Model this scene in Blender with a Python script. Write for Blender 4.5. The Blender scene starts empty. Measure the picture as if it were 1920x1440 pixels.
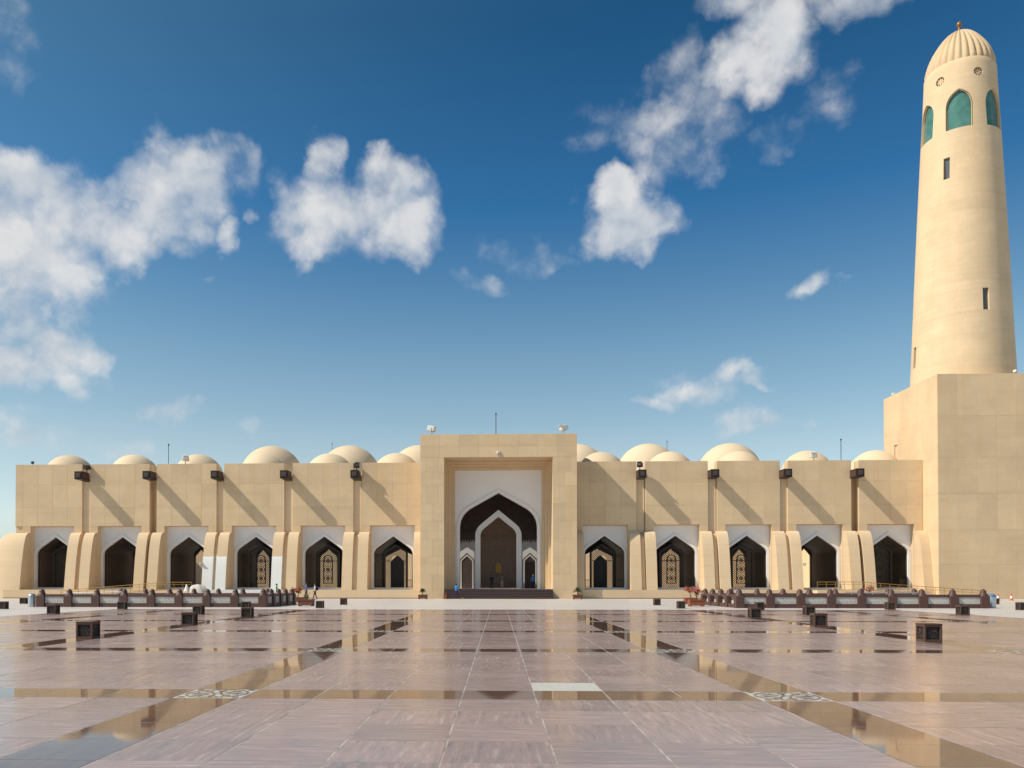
import bpy, bmesh, math, random
from mathutils import Vector, Matrix
R = random.Random(7)
rad = math.radians
sc = bpy.context.scene
C = sc.collection

# ------------------------------------------------------------------ camera
EYE = 1.531
YAW, PITCH, FPX = 0.0371, rad(0.8), 1560.0
cd = bpy.data.cameras.new('camera')
cam = bpy.data.objects.new('camera', cd); C.objects.link(cam)
cam.location = (0, 0, EYE)
cam.rotation_euler = (math.pi/2 + PITCH, 0, YAW)
cd.sensor_fit = 'HORIZONTAL'; cd.sensor_width = 36.0
cd.lens = 36.0*FPX/1920
cd.shift_x = (960-876.6)/1920
cd.shift_y = (1075.2-720)/1920
cd.clip_end = 12000
sc.camera = cam

# ------------------------------------------------------------------ light
SUN = Vector((-1.0, -0.32, 1.05)).normalized()           # towards the sun
SUN_EL = math.asin(SUN.z); SUN_AZ = math.atan2(SUN.x, SUN.y) % (2*math.pi)
ld = bpy.data.lights.new('sun', 'SUN'); ld.energy = 3.2; ld.angle = rad(0.53); ld.color = (1.0, 0.92, 0.80)
sun = bpy.data.objects.new('sun', ld); C.objects.link(sun)
sun.rotation_euler = SUN.to_track_quat('Z', 'Y').to_euler()
sun.location = (-60, -20, 70)

w = bpy.data.worlds.new('World'); sc.world = w; w.use_nodes = True
NT = w.node_tree; NT.nodes.clear()
def wn(t, **k):
    n = NT.nodes.new(t)
    for a, b in k.items(): setattr(n, a, b)
    return n
def lk(a, b): NT.links.new(a, b)
def wmath(op, a, b=None, c=None, clamp=False):
    n = wn('ShaderNodeMath', operation=op); n.use_clamp = clamp
    for i, v in enumerate((a, b, c)):
        if v is None: continue
        if isinstance(v, (int, float)): n.inputs[i].default_value = v
        else: lk(v, n.inputs[i])
    return n.outputs[0]
def wvec(op, a, b=None):
    n = wn('ShaderNodeVectorMath', operation=op)
    for i, v in enumerate((a, b)):
        if v is None: continue
        if isinstance(v, (tuple, list)): n.inputs[i].default_value = v
        else: lk(v, n.inputs[i])
    return n.outputs['Value'] if op in ('DOT_PRODUCT', 'LENGTH') else n.outputs[0]
def wsmooth(x, a, b, lo=0.0, hi=1.0):
    n = wn('ShaderNodeMapRange', interpolation_type='SMOOTHSTEP')
    lk(x, n.inputs[0])
    for i, v in enumerate((a, b, lo, hi)): n.inputs[i+1].default_value = v
    return n.outputs[0]
def wnoise(vec, scale, detail=6, rough=0.55, lac=2.0):
    n = wn('ShaderNodeTexNoise'); lk(vec, n.inputs['Vector'])
    n.inputs['Scale'].default_value = scale; n.inputs['Detail'].default_value = detail
    n.inputs['Roughness'].default_value = rough; n.inputs['Lacunarity'].default_value = lac
    return n

SKY_STRENGTH = 0.115
sky = wn('ShaderNodeTexSky', sky_type='NISHITA', sun_disc=False, sun_elevation=SUN_EL, sun_rotation=SUN_AZ)
sky.altitude = 0; sky.air_density = 1.0; sky.dust_density = 0.6; sky.ozone_density = 2.5
tc = wn('ShaderNodeTexCoord')
DIR = tc.outputs['Generated']
sx = wn('ShaderNodeSeparateXYZ'); lk(DIR, sx.inputs[0])
EL = wmath('ARCSINE', sx.outputs[2]); AZ = wmath('ARCTAN2', sx.outputs[0], sx.outputs[1])
cx = wn('ShaderNodeCombineXYZ'); lk(AZ, cx.inputs[0]); lk(EL, cx.inputs[1])
# clear sky: the physical sky, deepened towards the zenith as the polarised photograph shows
hs = wn('ShaderNodeHueSaturation'); lk(sky.outputs[0], hs.inputs['Color'])
hs.inputs['Saturation'].default_value = 1.18; hs.inputs['Hue'].default_value = 0.487
deep = wn('ShaderNodeMix', data_type='RGBA', blend_type='MULTIPLY')
deep.inputs[0].default_value = 1.0
lk(hs.outputs[0], deep.inputs[6])
ramp = wn('ShaderNodeValToRGB'); lk(wmath('DIVIDE', EL, 1.5708, clamp=True), ramp.inputs[0])
cr = ramp.color_ramp
cr.elements[0].position = 0.0; cr.elements[0].color = (0.66, 0.68, 0.84, 1)
cr.elements[1].position = 1.0; cr.elements[1].color = (0.20, 0.37, 0.46, 1)
for p, c in ((0.02, (0.74, 0.74, 0.82, 1)), (0.05, (0.96, 0.82, 0.77, 1)), (0.10, (1.08, 0.80, 0.67, 1)), (0.165, (0.86, 0.72, 0.64, 1)), (0.27, (0.25, 0.46, 0.58, 1)), (0.38, (0.15, 0.33, 0.42, 1))):
    e = cr.elements.new(p); e.color = c
lk(ramp.outputs[0], deep.inputs[7])
veil = wn('ShaderNodeMix', data_type='RGBA'); lk(deep.outputs[2], veil.inputs[6]); veil.inputs[7].default_value = (1.25, 2.35, 2.75, 1)
lk(wsmooth(wvec('DOT_PRODUCT', DIR, tuple(SUN)), 0.10, 1.05, 0.0, .42), veil.inputs[0])          # haze glow towards the sun
SKYCOL = veil.outputs[2]

# clouds: soft ellipses by compass direction and height, broken up by noise
w1 = wnoise(DIR, 7.0, 3); w2 = wnoise(DIR, 26.0, 5)
warp = wvec('ADD', wvec('MULTIPLY', wvec('SUBTRACT', w1.outputs['Color'], (.5, .5, .5)), (.10, .10, 0)),
            wvec('MULTIPLY', wvec('SUBTRACT', w2.outputs['Color'], (.5, .5, .5)), (.045, .045, 0)))
POS = wvec('ADD', cx.outputs[0], warp)
PPX, PPY = 876.6, 1075.2
def azel(u, v):
    q = cam.rotation_euler.to_matrix() @ Vector(((u-PPX)/FPX, -(v-PPY)/FPX, -1)).normalized()
    return math.atan2(q.x, q.y), math.asin(q.z)
CLOUDS = [  # where the clouds of the photograph stand: centre, half width, half height, thickness
    (20,350,130,75,1.1),(-20,450,140,120,1.1),(70,470,110,90,.9),(150,400,80,60,.9),(215,425,90,60,1.05),(300,390,90,70,1.05),(360,350,75,60,.95),
    (410,330,55,50,.6),(465,320,30,45,.5),(420,430,28,26,.75),(470,405,16,14,.6),(40,555,100,60,.75),(-60,560,100,80,.9),
    (60,675,110,48,.85),(130,640,50,42,.85),(170,655,36,30,.8),(-30,690,100,45,.9),
    (590,400,70,80,1.1),(650,420,80,75,1.1),(730,405,80,75,1.1),(775,400,42,55,.9),(597,310,26,55,.75),(690,330,34,40,.9),(720,470,60,34,.7),(690,400,70,60,1.0),(655,370,40,34,.75),(600,455,60,40,.8),
    (1135,360,52,50,1.0),(1175,420,72,60,1.15),(1200,465,46,34,.85),(1140,325,32,28,.85),(1225,420,40,36,.6),(1005,468,40,28,.22),(1040,480,40,20,.2),(960,450,34,20,.2),
    (1405,140,95,62,1.0),(1440,60,70,70,1.0),(1370,15,70,34,.8),(1450,110,60,60,.9),(1590,20,80,42,.7),(1640,5,50,30,.6),(1550,45,40,30,.4),
    (1175,215,95,48,.54),(1250,230,80,50,.44),(1300,265,90,46,.38),(1210,320,44,34,.26),(1560,205,44,46,.34),(1470,262,60,30,.34),(1210,135,60,26,.28),(1280,120,50,40,.24),
    (1245,770,44,17,.55),(1310,748,56,24,.62),(1365,716,54,18,.55),(1425,724,30,9,.45),(1400,802,70,26,.52),(1460,790,50,14,.45),
    (1513,542,34,22,.5),(1575,540,18,9,.35),(900,515,30,18,.3),(870,490,24,14,.25),(405,520,18,12,.3),
    (30,30,80,50,.27),(10,80,30,40,.22),(60,795,80,24,.36),(280,765,30,12,.38),(330,768,34,14,.36),(230,825,60,20,.36),(20,800,110,28,.42),(90,560,60,40,.7),(30,600,90,50,.75),(250,460,70,40,.8),(1310,170,70,30,.3),(440,805,36,14,.26),(1260,715,36,12,.25)]
blobs = []
for u, v, ru, rv, t in CLOUDS:
    a, e = azel(u, v); a0, _ = azel(u-ru, v); a1, _ = azel(u+ru, v); _, e0 = azel(u, v+rv); _, e1 = azel(u, v-rv)
    blobs.append((a, e, abs(a1-a0)/2*1.12, abs(e1-e0)/2*1.12, t))
for k in range(48):                                    # scattered cumulus goes on all round, unseen, made plentiful to add fill light
    a = 0.9 + (2*math.pi-1.8)*(k+R.random()*.8)/48
    if a > math.pi: a -= 2*math.pi
    blobs.append((a, R.uniform(.12, 1.1), R.uniform(.06, .16), R.uniform(.04, .08), R.uniform(.5, 1.05)))
field = None
for a, e, ra, re, t in blobs:
    d = wvec('MULTIPLY', wvec('SUBTRACT', POS, (a, e, 0)), (1/ra, 1/re, 0))
    f = wmath('MULTIPLY_ADD', wvec('DOT_PRODUCT', d, d), -t*.62, t)
    field = f if field is None else wmath('SMOOTH_MAX', field, f, 0.12)
def lumps(vec):
    out = None
    for sc_, am in ((19.0, 1.0), (43.0, .50)):
        vo = wn('ShaderNodeTexVoronoi'); lk(vec, vo.inputs['Vector']); vo.inputs['Scale'].default_value = sc_
        t_ = wmath('MULTIPLY_ADD', vo.outputs['Distance'], -am, am*.48)
        out = t_ if out is None else wmath('ADD', out, t_)
    return out
WD = wvec('ADD', DIR, wvec('ADD', wvec('MULTIPLY', wvec('SUBTRACT', w2.outputs['Color'], (.5, .5, .5)), (.05, .05, .05)),
                           wvec('MULTIPLY', wvec('SUBTRACT', wnoise(DIR, 70.0, 4).outputs['Color'], (.5, .5, .5)), (.016, .016, .016))))
n1 = wnoise(DIR, 15.0, 10, .62)
la = lumps(WD); lb = lumps(wvec('ADD', WD, (-.010, -.002, .011)))
n2 = wnoise(DIR, 9.0, 4, .5); n3 = wnoise(wvec('ADD', DIR, (-.022, -.004, .024)), 9.0, 4, .5)
body = wmath('ADD', wmath('ADD', field, wmath('MULTIPLY', la, .36)), wmath('MULTIPLY', wmath('SUBTRACT', n1.outputs['Fac'], .5), 1.25))
alpha = wmath('MULTIPLY', wsmooth(body, .02, 1.04), .95)
lit = wmath('MULTIPLY_ADD', wmath('SUBTRACT', n2.outputs['Fac'], n3.outputs['Fac']), 2.2, .58)
lit = wmath('ADD', lit, wmath('MULTIPLY', wmath('SUBTRACT', la, lb), .85))
lit = wmath('MULTIPLY', wmath('MULTIPLY_ADD', wmath('SUBTRACT', n1.outputs['Fac'], .5), .5, lit, clamp=True), wsmooth(body, .45, 1.45, 1.05, .62), clamp=True)
ccol = wn('ShaderNodeMix', data_type='RGBA'); lk(lit, ccol.inputs[0])
ccol.inputs[6].default_value = (2.35, 2.75, 3.25, 1); ccol.inputs[7].default_value = (4.6, 4.5, 4.4, 1)
mixc = wn('ShaderNodeMix', data_type='RGBA'); lk(alpha, mixc.inputs[0]); lk(SKYCOL, mixc.inputs[6]); lk(ccol.outputs[2], mixc.inputs[7])
bg = wn('ShaderNodeBackground'); lk(mixc.outputs[2], bg.inputs[0]); bg.inputs[1].default_value = SKY_STRENGTH
wo = wn('ShaderNodeOutputWorld'); lk(bg.outputs[0], wo.inputs[0])

sc.view_settings.view_transform = 'Standard'; sc.view_settings.look = 'None'
sc.view_settings.gamma = 1.0; sc.view_settings.use_curve_mapping = False
sc.view_settings.exposure = 0.66
sc.cycles.max_bounces = 8; sc.cycles.diffuse_bounces = 6; sc.cycles.glossy_bounces = 4
sc.cycles.sample_clamp_indirect = 6.0

# ------------------------------------------------------------------ materials
def new_mat(name):
    m = bpy.data.materials.new(name); m.use_nodes = True
    nt = m.node_tree; b = nt.nodes['Principled BSDF']
    return m, nt, b
def N(nt, t, **k):
    n = nt.nodes.new(t)
    for a, b in k.items(): setattr(n, a, b)
    return n
def mval(nt, op, a, b=0.0, clamp=False):
    n = N(nt, 'ShaderNodeMath', operation=op); n.use_clamp = clamp
    for i, v in enumerate((a, b)):
        if isinstance(v, (int, float)): n.inputs[i].default_value = v
        else: nt.links.new(v, n.inputs[i])
    return n.outputs[0]
def noise(nt, vec, scale, detail=4, rough=.55, mapscale=None):
    n = N(nt, 'ShaderNodeTexNoise')
    if mapscale:
        mp = N(nt, 'ShaderNodeMapping'); mp.inputs['Scale'].default_value = mapscale
        nt.links.new(vec, mp.inputs['Vector']); vec = mp.outputs[0]
    nt.links.new(vec, n.inputs['Vector'])
    n.inputs['Scale'].default_value = scale; n.inputs['Detail'].default_value = detail; n.inputs['Roughness'].default_value = rough
    return n.outputs['Fac']
def ramp2(nt, fac, stops):
    r = N(nt, 'ShaderNodeValToRGB'); nt.links.new(fac, r.inputs[0]); cr = r.color_ramp
    cr.elements[0].position, cr.elements[0].color = stops[0][0], (*stops[0][1], 1)
    cr.elements[1].position, cr.elements[1].color = stops[-1][0], (*stops[-1][1], 1)
    for p, c in stops[1:-1]:
        e = cr.elements.new(p); e.color = (*c, 1)
    return r.outputs[0]
def mixc_(nt, fac, a, b, mode='MIX'):
    m = N(nt, 'ShaderNodeMix', data_type='RGBA', blend_type=mode)
    for i, v in ((0, fac), (6, a), (7, b)):
        if isinstance(v, (int, float)): m.inputs[i].default_value = v
        elif isinstance(v, tuple): m.inputs[i].default_value = (*v, 1)
        else: nt.links.new(v, m.inputs[i])
    return m.outputs[2]
def bump(nt, b, h, strength, dist):
    n = N(nt, 'ShaderNodeBump'); n.inputs['Strength'].default_value = strength; n.inputs['Distance'].default_value = dist
    nt.links.new(h, n.inputs['Height']); nt.links.new(n.outputs[0], b.inputs['Normal'])

def stone(name, base, var=.17, rough=.75, streak=True, course=None, courses_z=None):
    m, nt, b = new_mat(name)
    pos = N(nt, 'ShaderNodeNewGeometry').outputs['Position']
    oi = N(nt, 'ShaderNodeObjectInfo').outputs['Random']
    big = noise(nt, pos, .35, 5, .6)
    grain = noise(nt, pos, 9.0, 6, .65)
    f = mval(nt, 'ADD', mval(nt, 'MULTIPLY', big, .6), mval(nt, 'MULTIPLY', grain, .4))
    dark = tuple(c*(1-var) for c in base); lite = tuple(min(1, c*(1+var)) for c in base)
    warm = (base[0]*1.02, base[1]*.93, base[2]*.78)
    col = ramp2(nt, f, ((.25, dark), (.5, base), (.75, lite)))
    if streak:                                     # rain-washed runs down the face and paler courses
        s = noise(nt, pos, 1.0, 5, .6, (1.3, 1.3, .07))
        col = mixc_(nt, mval(nt, 'MULTIPLY', mval(nt, 'SUBTRACT', s, .49, True), 2.3, True), col, warm)
        h = noise(nt, pos, 1.0, 4, .6, (.10, .10, 1.5))
        col = mixc_(nt, mval(nt, 'MULTIPLY', mval(nt, 'SUBTRACT', h, .50, True), 1.8, True), col, dark)
    tone = mval(nt, 'ADD', mval(nt, 'MULTIPLY', oi, .10), .95)
    tv = N(nt, 'ShaderNodeCombineColor')
    for i in range(3): nt.links.new(tone, tv.inputs[i])
    col = mixc_(nt, 1.0, col, tv.outputs[0], 'MULTIPLY')
    if courses_z:                                  # hairline bed joints of the big slabs
        sp_ = N(nt, 'ShaderNodeSeparateXYZ'); nt.links.new(pos, sp_.inputs[0])
        fr_ = mval(nt, 'FRACT', mval(nt, 'DIVIDE', sp_.outputs[2], courses_z))
        ln = mval(nt, 'LESS_THAN', fr_, .028/courses_z)
        col = mixc_(nt, mval(nt, 'MULTIPLY', ln, .30), col, tuple(c*.45 for c in base))
    if course:                                     # fine joints of courses too small to build
        br = N(nt, 'ShaderNodeTexBrick'); mp = N(nt, 'ShaderNodeMapping'); tcn = N(nt, 'ShaderNodeUVMap')
        nt.links.new(tcn.outputs[0], mp.inputs[0]); nt.links.new(mp.outputs[0], br.inputs[0])
        br.inputs['Scale'].default_value = 1; br.inputs['Brick Width'].default_value = course[0]; br.inputs['Row Height'].default_value = course[1]
        br.inputs['Mortar Size'].default_value = .014; br.inputs['Color1'].default_value = (1, 1, 1, 1); br.inputs['Color2'].default_value = (.965, .965, .965, 1)
        br.inputs['Mortar'].default_value = (.88, .86, .83, 1)
        col = mixc_(nt, 1.0, col, br.outputs[0], 'MULTIPLY')
    nt.links.new(col, b.inputs['Base Color'])
    b.inputs['Roughness'].default_value = rough; b.inputs['Specular IOR Level'].default_value = .3
    bump(nt, b, grain, .25, .02)
    return m
def plain(name, col, rough=.6, metal=0.0, var=.12, scale=6.0, bumpd=0.0, spec=.4):
    m, nt, b = new_mat(name)
    pos = N(nt, 'ShaderNodeTexCoord').outputs['Object']
    n = noise(nt, pos, scale, 5, .6)
    c = ramp2(nt, n, ((.3, tuple(x*(1-var) for x in col)), (.7, tuple(min(1, x*(1+var)) for x in col))))
    nt.links.new(c, b.inputs['Base Color'])
    b.inputs['Roughness'].default_value = rough; b.inputs['Metallic'].default_value = metal; b.inputs['Specular IOR Level'].default_value = spec
    if bumpd: bump(nt, b, n, .4, bumpd)
    return m

M = {}
SAND = (.655, .490, .305)
M['stone'] = stone('sandstone_cladding', SAND)
M['stone_plain'] = stone('sandstone_render', (.670, .505, .322), var=.09, courses_z=1.22)
M['minaret'] = stone('minaret_stone', (.645, .490, .312), var=.17, course=(1.6, .62))
M['dome'] = stone('dome_render', (.67, .53, .36), var=.06, streak=False)
M['white'] = stone('white_marble', (.76, .745, .73), var=.06, rough=.5, streak=False)
M['whitewash'] = stone('white_sheeting', (.74, .73, .70), var=.04, rough=.8, streak=False)
M['bronze'] = plain('dark_bronze', (.022, .017, .014), .55, 0, .3)
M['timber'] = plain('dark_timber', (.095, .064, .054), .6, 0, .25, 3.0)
M['granite'] = plain('brown_granite', (.090, .044, .034), .50, 0, .28, 40.0)
M['cubestone'] = plain('brown_cube_stone', (.105, .058, .040), .6, 0, .25, 30.0)
M['step'] = plain('dark_step_stone', (.062, .036, .034), .35, 0, .2, 12.0)
M['nosing'] = plain('step_nosing', (.115, .075, .066), .4, 0, .12, 12.0)
M['gold'] = plain('gold_paint', (.36, .21, .045), .4, .35, .1)
M['brass'] = plain('aged_copper', (.30, .15, .06), .5, .6, .2)
M['steel'] = plain('brushed_steel', (.52, .53, .55), .35, .8, .06)
M['fixture'] = plain('white_fixture_paint', (.66, .65, .60), .5, 0, .06)
M['lattice'] = plain('white_pierced_stone', (.52, .50, .47), .7, 0, .06)
M['iron'] = plain('dark_fixture_iron', (.030, .022, .020), .5, .2, .25)
M['grille'] = plain('light_grille', (.085, .062, .055), .6, 0, .4, 25.0)
M['lens'] = plain('lamp_lens', (.10, .10, .10), .12, 0, .2, 3, 0, .6)
M['terracotta'] = plain('terracotta', (.24, .075, .035), .75, 0, .18, 9.0)
M['woodbox'] = plain('planter_timber', (.16, .060, .032), .7, 0, .2, 9.0)
M['soil'] = plain('soil', (.05, .035, .025), .95, 0, .3, 20)
M['leaf'] = plain('leaf_green', (.060, .085, .025), .6, 0, .4, 8)
M['grassleaf'] = plain('dry_grass_leaf', (.20, .17, .07), .7, 0, .3, 8)
M['redleaf'] = plain('red_blossom', (.42, .055, .035), .6, 0, .35, 8)
M['pinkleaf'] = plain('pink_blossom', (.42, .10, .09), .6, 0, .3, 8)
M['bark'] = plain('bark', (.10, .07, .05), .9, 0, .3, 12)
M['cone'] = plain('cone_orange', (.60, .10, .03), .5, 0, .05)
M['coneband'] = plain('cone_white', (.72, .72, .70), .5, 0, .03)
M['tarp'] = plain('pale_tarpaulin', (.58, .53, .46), .75, 0, .12, 3.0, .02)
M['bluecap'] = plain('blue_plastic', (.06, .16, .33), .4, 0, .06)
M['court'] = stone('courtyard_paving', (.55, .50, .44), var=.06, streak=False)
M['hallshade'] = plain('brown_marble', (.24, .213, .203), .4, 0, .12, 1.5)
M['plaque'] = plain('gilded_plaque', (.34, .23, .06), .35, .4, .25, 6)
M['ground'] = stone('pale_ground', (.40, .34, .26), var=.10, streak=False)
m, nt, b = new_mat('teal_glass')
b.inputs['Base Color'].default_value = (.035, .29, .25, 1); b.inputs['Roughness'].default_value = .09; b.inputs['Specular IOR Level'].default_value = .3
pos = N(nt, 'ShaderNodeTexCoord').outputs['Object']
nt.links.new(ramp2(nt, noise(nt, pos, .9, 3, .5), ((.3, (.050, .150, .135)), (.7, (.105, .245, .21)))), b.inputs['Base Color'])
M['teal'] = m
m, nt, b = new_mat('slit_glass')
b.inputs['Base Color'].default_value = (.10, .11, .12, 1); b.inputs['Roughness'].default_value = .08; M['slit'] = m

def paving(name, stops, rough0, rough1, bumpd, spec, tonevar, stretch=(1.5, 13.0, 1)):
    m, nt, b = new_mat(name)
    uv = N(nt, 'ShaderNodeUVMap').outputs[0]
    rnd = mval(nt, 'FRACT', mval(nt, 'ADD', N(nt, 'ShaderNodeObjectInfo').outputs['Random'], N(nt, 'ShaderNodeNewGeometry').outputs['Random Per Island']))
    st = noise(nt, uv, 1.0, 8, .66, stretch)                     # sawn striations
    cl = noise(nt, uv, 1.7, 5, .6)
    fine = noise(nt, uv, 1.0, 4, .7, (stretch[0]*6, stretch[1]*6, 1))
    f = mval(nt, 'ADD', mval(nt, 'ADD', mval(nt, 'MULTIPLY', st, .70), mval(nt, 'MULTIPLY', cl, .12)), mval(nt, 'MULTIPLY', fine, .18))
    col = ramp2(nt, f, stops)
    ch = noise(nt, uv, 1.0, 6, .7, (2.2, 11.0, 1))               # chalky scuffs
    col = mixc_(nt, mval(nt, 'MULTIPLY', mval(nt, 'SUBTRACT', ch, .60, True), 2.6, True), col, tuple(min(1, c*1.75) for c in stops[1][1]))
    tone = mval(nt, 'ADD', mval(nt, 'MULTIPLY', rnd, tonevar), 1-tonevar/2)
    tv = N(nt, 'ShaderNodeCombineColor')
    for i in range(3): nt.links.new(tone, tv.inputs[i])
    col = mixc_(nt, 1.0, col, tv.outputs[0], 'MULTIPLY')
    nt.links.new(col, b.inputs['Base Color'])
    mr = N(nt, 'ShaderNodeMapRange'); nt.links.new(cl, mr.inputs[0])
    mr.inputs[1].default_value = .3; mr.inputs[2].default_value = .7; mr.inputs[3].default_value = rough0; mr.inputs[4].default_value = rough1
    nt.links.new(mr.outputs[0], b.inputs['Roughness']); b.inputs['Specular IOR Level'].default_value = spec
    if bumpd: bump(nt, b, st, .3, bumpd)
    return m
M['tile'] = paving('flamed_mauve_stone', ((.36, (.195, .140, .130)), (.46, (.285, .215, .198)), (.54, (.355, .232, .206)), (.66, (.47, .395, .362))), .15, .26, 0, .46, .24)
M['band'] = paving('polished_brown_stone', ((.36, (.105, .058, .042)), (.5, (.145, .084, .062)), (.58, (.165, .094, .070)), (.68, (.20, .135, .11))), .025, .05, 0, .42, .12)
M['paletile'] = paving('replacement_pale_stone', ((.3, (.46, .44, .38)), (.45, (.52, .49, .43)), (.6, (.55, .52, .46)), (.75, (.58, .55, .49))), .35, .5, .001, .4, .02)
M['grout'] = plain('worn_grout', (.34, .29, .26), .9, 0, .55, 3.0)
M['inlaywhite'] = plain('white_inlay_marble', (.52, .50, .46), .25, 0, .08, 6)
m, nt, b = new_mat('white_plaza_stone')
pos = N(nt, 'ShaderNodeNewGeometry').outputs['Position']
f = mval(nt, 'ADD', mval(nt, 'MULTIPLY', noise(nt, pos, .25, 6, .6), .6), mval(nt, 'MULTIPLY', noise(nt, pos, 4, 5, .6), .4))
br = N(nt, 'ShaderNodeTexBrick'); nt.links.new(pos, br.inputs[0]); br.inputs['Scale'].default_value = 1
br.inputs['Brick Width'].default_value = 1.2; br.inputs['Row Height'].default_value = .6; br.inputs['Mortar Size'].default_value = .008
br.inputs['Color1'].default_value = (1, 1, 1, 1); br.inputs['Color2'].default_value = (.93, .93, .93, 1); br.inputs['Mortar'].default_value = (.7, .68, .65, 1)
nt.links.new(mixc_(nt, 1.0, ramp2(nt, f, ((.3, (.55, .49, .445)), (.7, (.65, .59, .54)))), br.outputs[0], 'MULTIPLY'), b.inputs['Base Color'])
b.inputs['Roughness'].default_value = .42; M['plaza'] = m

# ------------------------------------------------------------------ mesh helpers
class MB:
    def __init__(s, origin=(0, 0, 0)):
        s.v = []; s.f = []; s.m = []; s.sm = []; s.uv = []; s.o = Vector(origin)
    def poly(s, pts, mat=0, smooth=False, uv=None):
        i = len(s.v); s.v += [tuple(p) for p in pts]
        s.f.append(list(range(i, i+len(pts)))); s.m.append(mat); s.sm.append(smooth); s.uv.append(uv)
    def grid(s, rows, mat=0, smooth=True, closed=False, flip=False):
        i = len(s.v); n = len(rows[0])
        for r in rows: s.v += [tuple(p) for p in r]
        for a in range(len(rows)-1):
            for b in range(n if closed else n-1):
                q = [i+a*n+b, i+a*n+(b+1) % n, i+(a+1)*n+(b+1) % n, i+(a+1)*n+b]
                if flip: q.reverse()
                s.f.append(q); s.m.append(mat); s.sm.append(smooth); s.uv.append(None)
    def box(s, x0, x1, y0, y1, z0, z1, mat=0, skip=''):
        i = len(s.v)
        s.v += [(x0,y0,z0),(x1,y0,z0),(x1,y1,z0),(x0,y1,z0),(x0,y0,z1),(x1,y0,z1),(x1,y1,z1),(x0,y1,z1)]
        for k, q in (('b',(0,3,2,1)),('t',(4,5,6,7)),('f',(0,1,5,4)),('r',(1,2,6,5)),('k',(2,3,7,6)),('l',(3,0,4,7))):
            if k in skip: continue
            s.f.append([i+j for j in q]); s.m.append(mat); s.sm.append(False); s.uv.append(None)
    def bbox(s, x0, x1, y0, y1, z0, z1, c, mat=0):
        """box with its upright front edges and top edges chamfered by c"""
        rows = []
        for z, k in ((z0, 0), (z1-c, 0), (z1, c)):
            a, b_, d, e = x0+k, x1-k, y0+k, y1-k
            rows.append([(a+c,d,z),(b_-c,d,z),(b_,d+c,z),(b_,e-c,z),(b_-c,e,z),(a+c,e,z),(a,e-c,z),(a,d+c,z)])
        s.grid(rows, mat, False, True)
        s.poly(rows[-1], mat)
    def prism(s, poly, y0, y1, mat=0, axis='y', caps=True, smooth=False):
        """poly = counter-clockwise (x, z) seen from the front (-y)"""
        P = (lambda p, t: (p[0], t, p[1])) if axis == 'y' else (lambda p, t: (t, p[0], p[1]))
        n = len(poly)
        for k in range(n):
            a, b = poly[k], poly[(k+1) % n]
            s.poly([P(a, y0), P(a, y1), P(b, y1), P(b, y0)], mat, smooth)
        if caps:
            s.poly([P(p, y0) for p in poly], mat); s.poly([P(p, y1) for p in reversed(poly)], mat)
    def tube(s, p, q, r, n=6, mat=0, r2=None):
        p, q = Vector(p), Vector(q); d = (q-p).normalized()
        a = d.orthogonal().normalized(); b = d.cross(a); r2 = r if r2 is None else r2
        c1 = [p+(a*math.cos(t)+b*math.sin(t))*r for t in [2*math.pi*k/n for k in range(n)]]
        c2 = [q+(a*math.cos(t)+b*math.sin(t))*r2 for t in [2*math.pi*k/n for k in range(n)]]
        s.grid([c1, c2], mat, n > 5, True); s.poly(list(reversed(c1)), mat); s.poly(c2, mat)
    def lathe(s, prof, c=(0, 0, 0), n=24, mat=0, smooth=True, cap=True):
        rows = [[(c[0]+r*math.cos(2*math.pi*k/n), c[1]+r*math.sin(2*math.pi*k/n), c[2]+z) for k in range(n)] for r, z in prof]
        s.grid(rows, mat, smooth, True)
        if cap:
            s.poly(list(reversed(rows[0])), mat); s.poly(rows[-1], mat)
    def ribbon(s, inner, outer, y0, y1, mat=0):
        """closed strip between two equal-length (x, z) polylines, extruded from y0 (front) to y1"""
        for k in range(len(inner)-1):
            a, b, c, d = inner[k], inner[k+1], outer[k+1], outer[k]
            s.poly([(a[0],y0,a[1]),(d[0],y0,d[1]),(c[0],y0,c[1]),(b[0],y0,b[1])], mat)
            s.poly([(a[0],y1,a[1]),(b[0],y1,b[1]),(c[0],y1,c[1]),(d[0],y1,d[1])], mat)
            s.poly([(a[0],y0,a[1]),(b[0],y0,b[1]),(b[0],y1,b[1]),(a[0],y1,a[1])], mat)
            s.poly([(d[0],y0,d[1]),(d[0],y1,d[1]),(c[0],y1,c[1]),(c[0],y0,c[1])], mat)
        for k in (0, -1):
            a, d = inner[k], outer[k]
            s.poly([(a[0],y0,a[1]),(a[0],y1,a[1]),(d[0],y1,d[1]),(d[0],y0,d[1])], mat)
    def build(s, name, mats, parent=None, loc=(0, 0, 0), weld=False, recalc=False):
        me = bpy.data.meshes.new(name)
        o = s.o
        me.from_pydata([(x-o.x, y-o.y, z-o.z) for x, y, z in s.v], [], s.f)
        for mt in (mats if isinstance(mats, (list, tuple)) else [mats]): me.materials.append(mt)
        me.polygons.foreach_set('material_index', s.m); me.polygons.foreach_set('use_smooth', s.sm)
        if any(u is not None for u in s.uv):
            L = me.uv_layers.new(name='UVMap'); k = 0
            for fi, f in enumerate(s.f):
                u = s.uv[fi]
                for j in range(len(f)):
                    L.data[k].uv = u[j] if u else (0, 0); k += 1
        if weld or recalc:
            bm = bmesh.new(); bm.from_mesh(me)
            if weld: bmesh.ops.remove_doubles(bm, verts=bm.verts, dist=1e-4)
            bmesh.ops.recalc_face_normals(bm, faces=bm.faces); bm.to_mesh(me); bm.free()
        me.update()
        return link(name, me, parent, loc)
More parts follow.
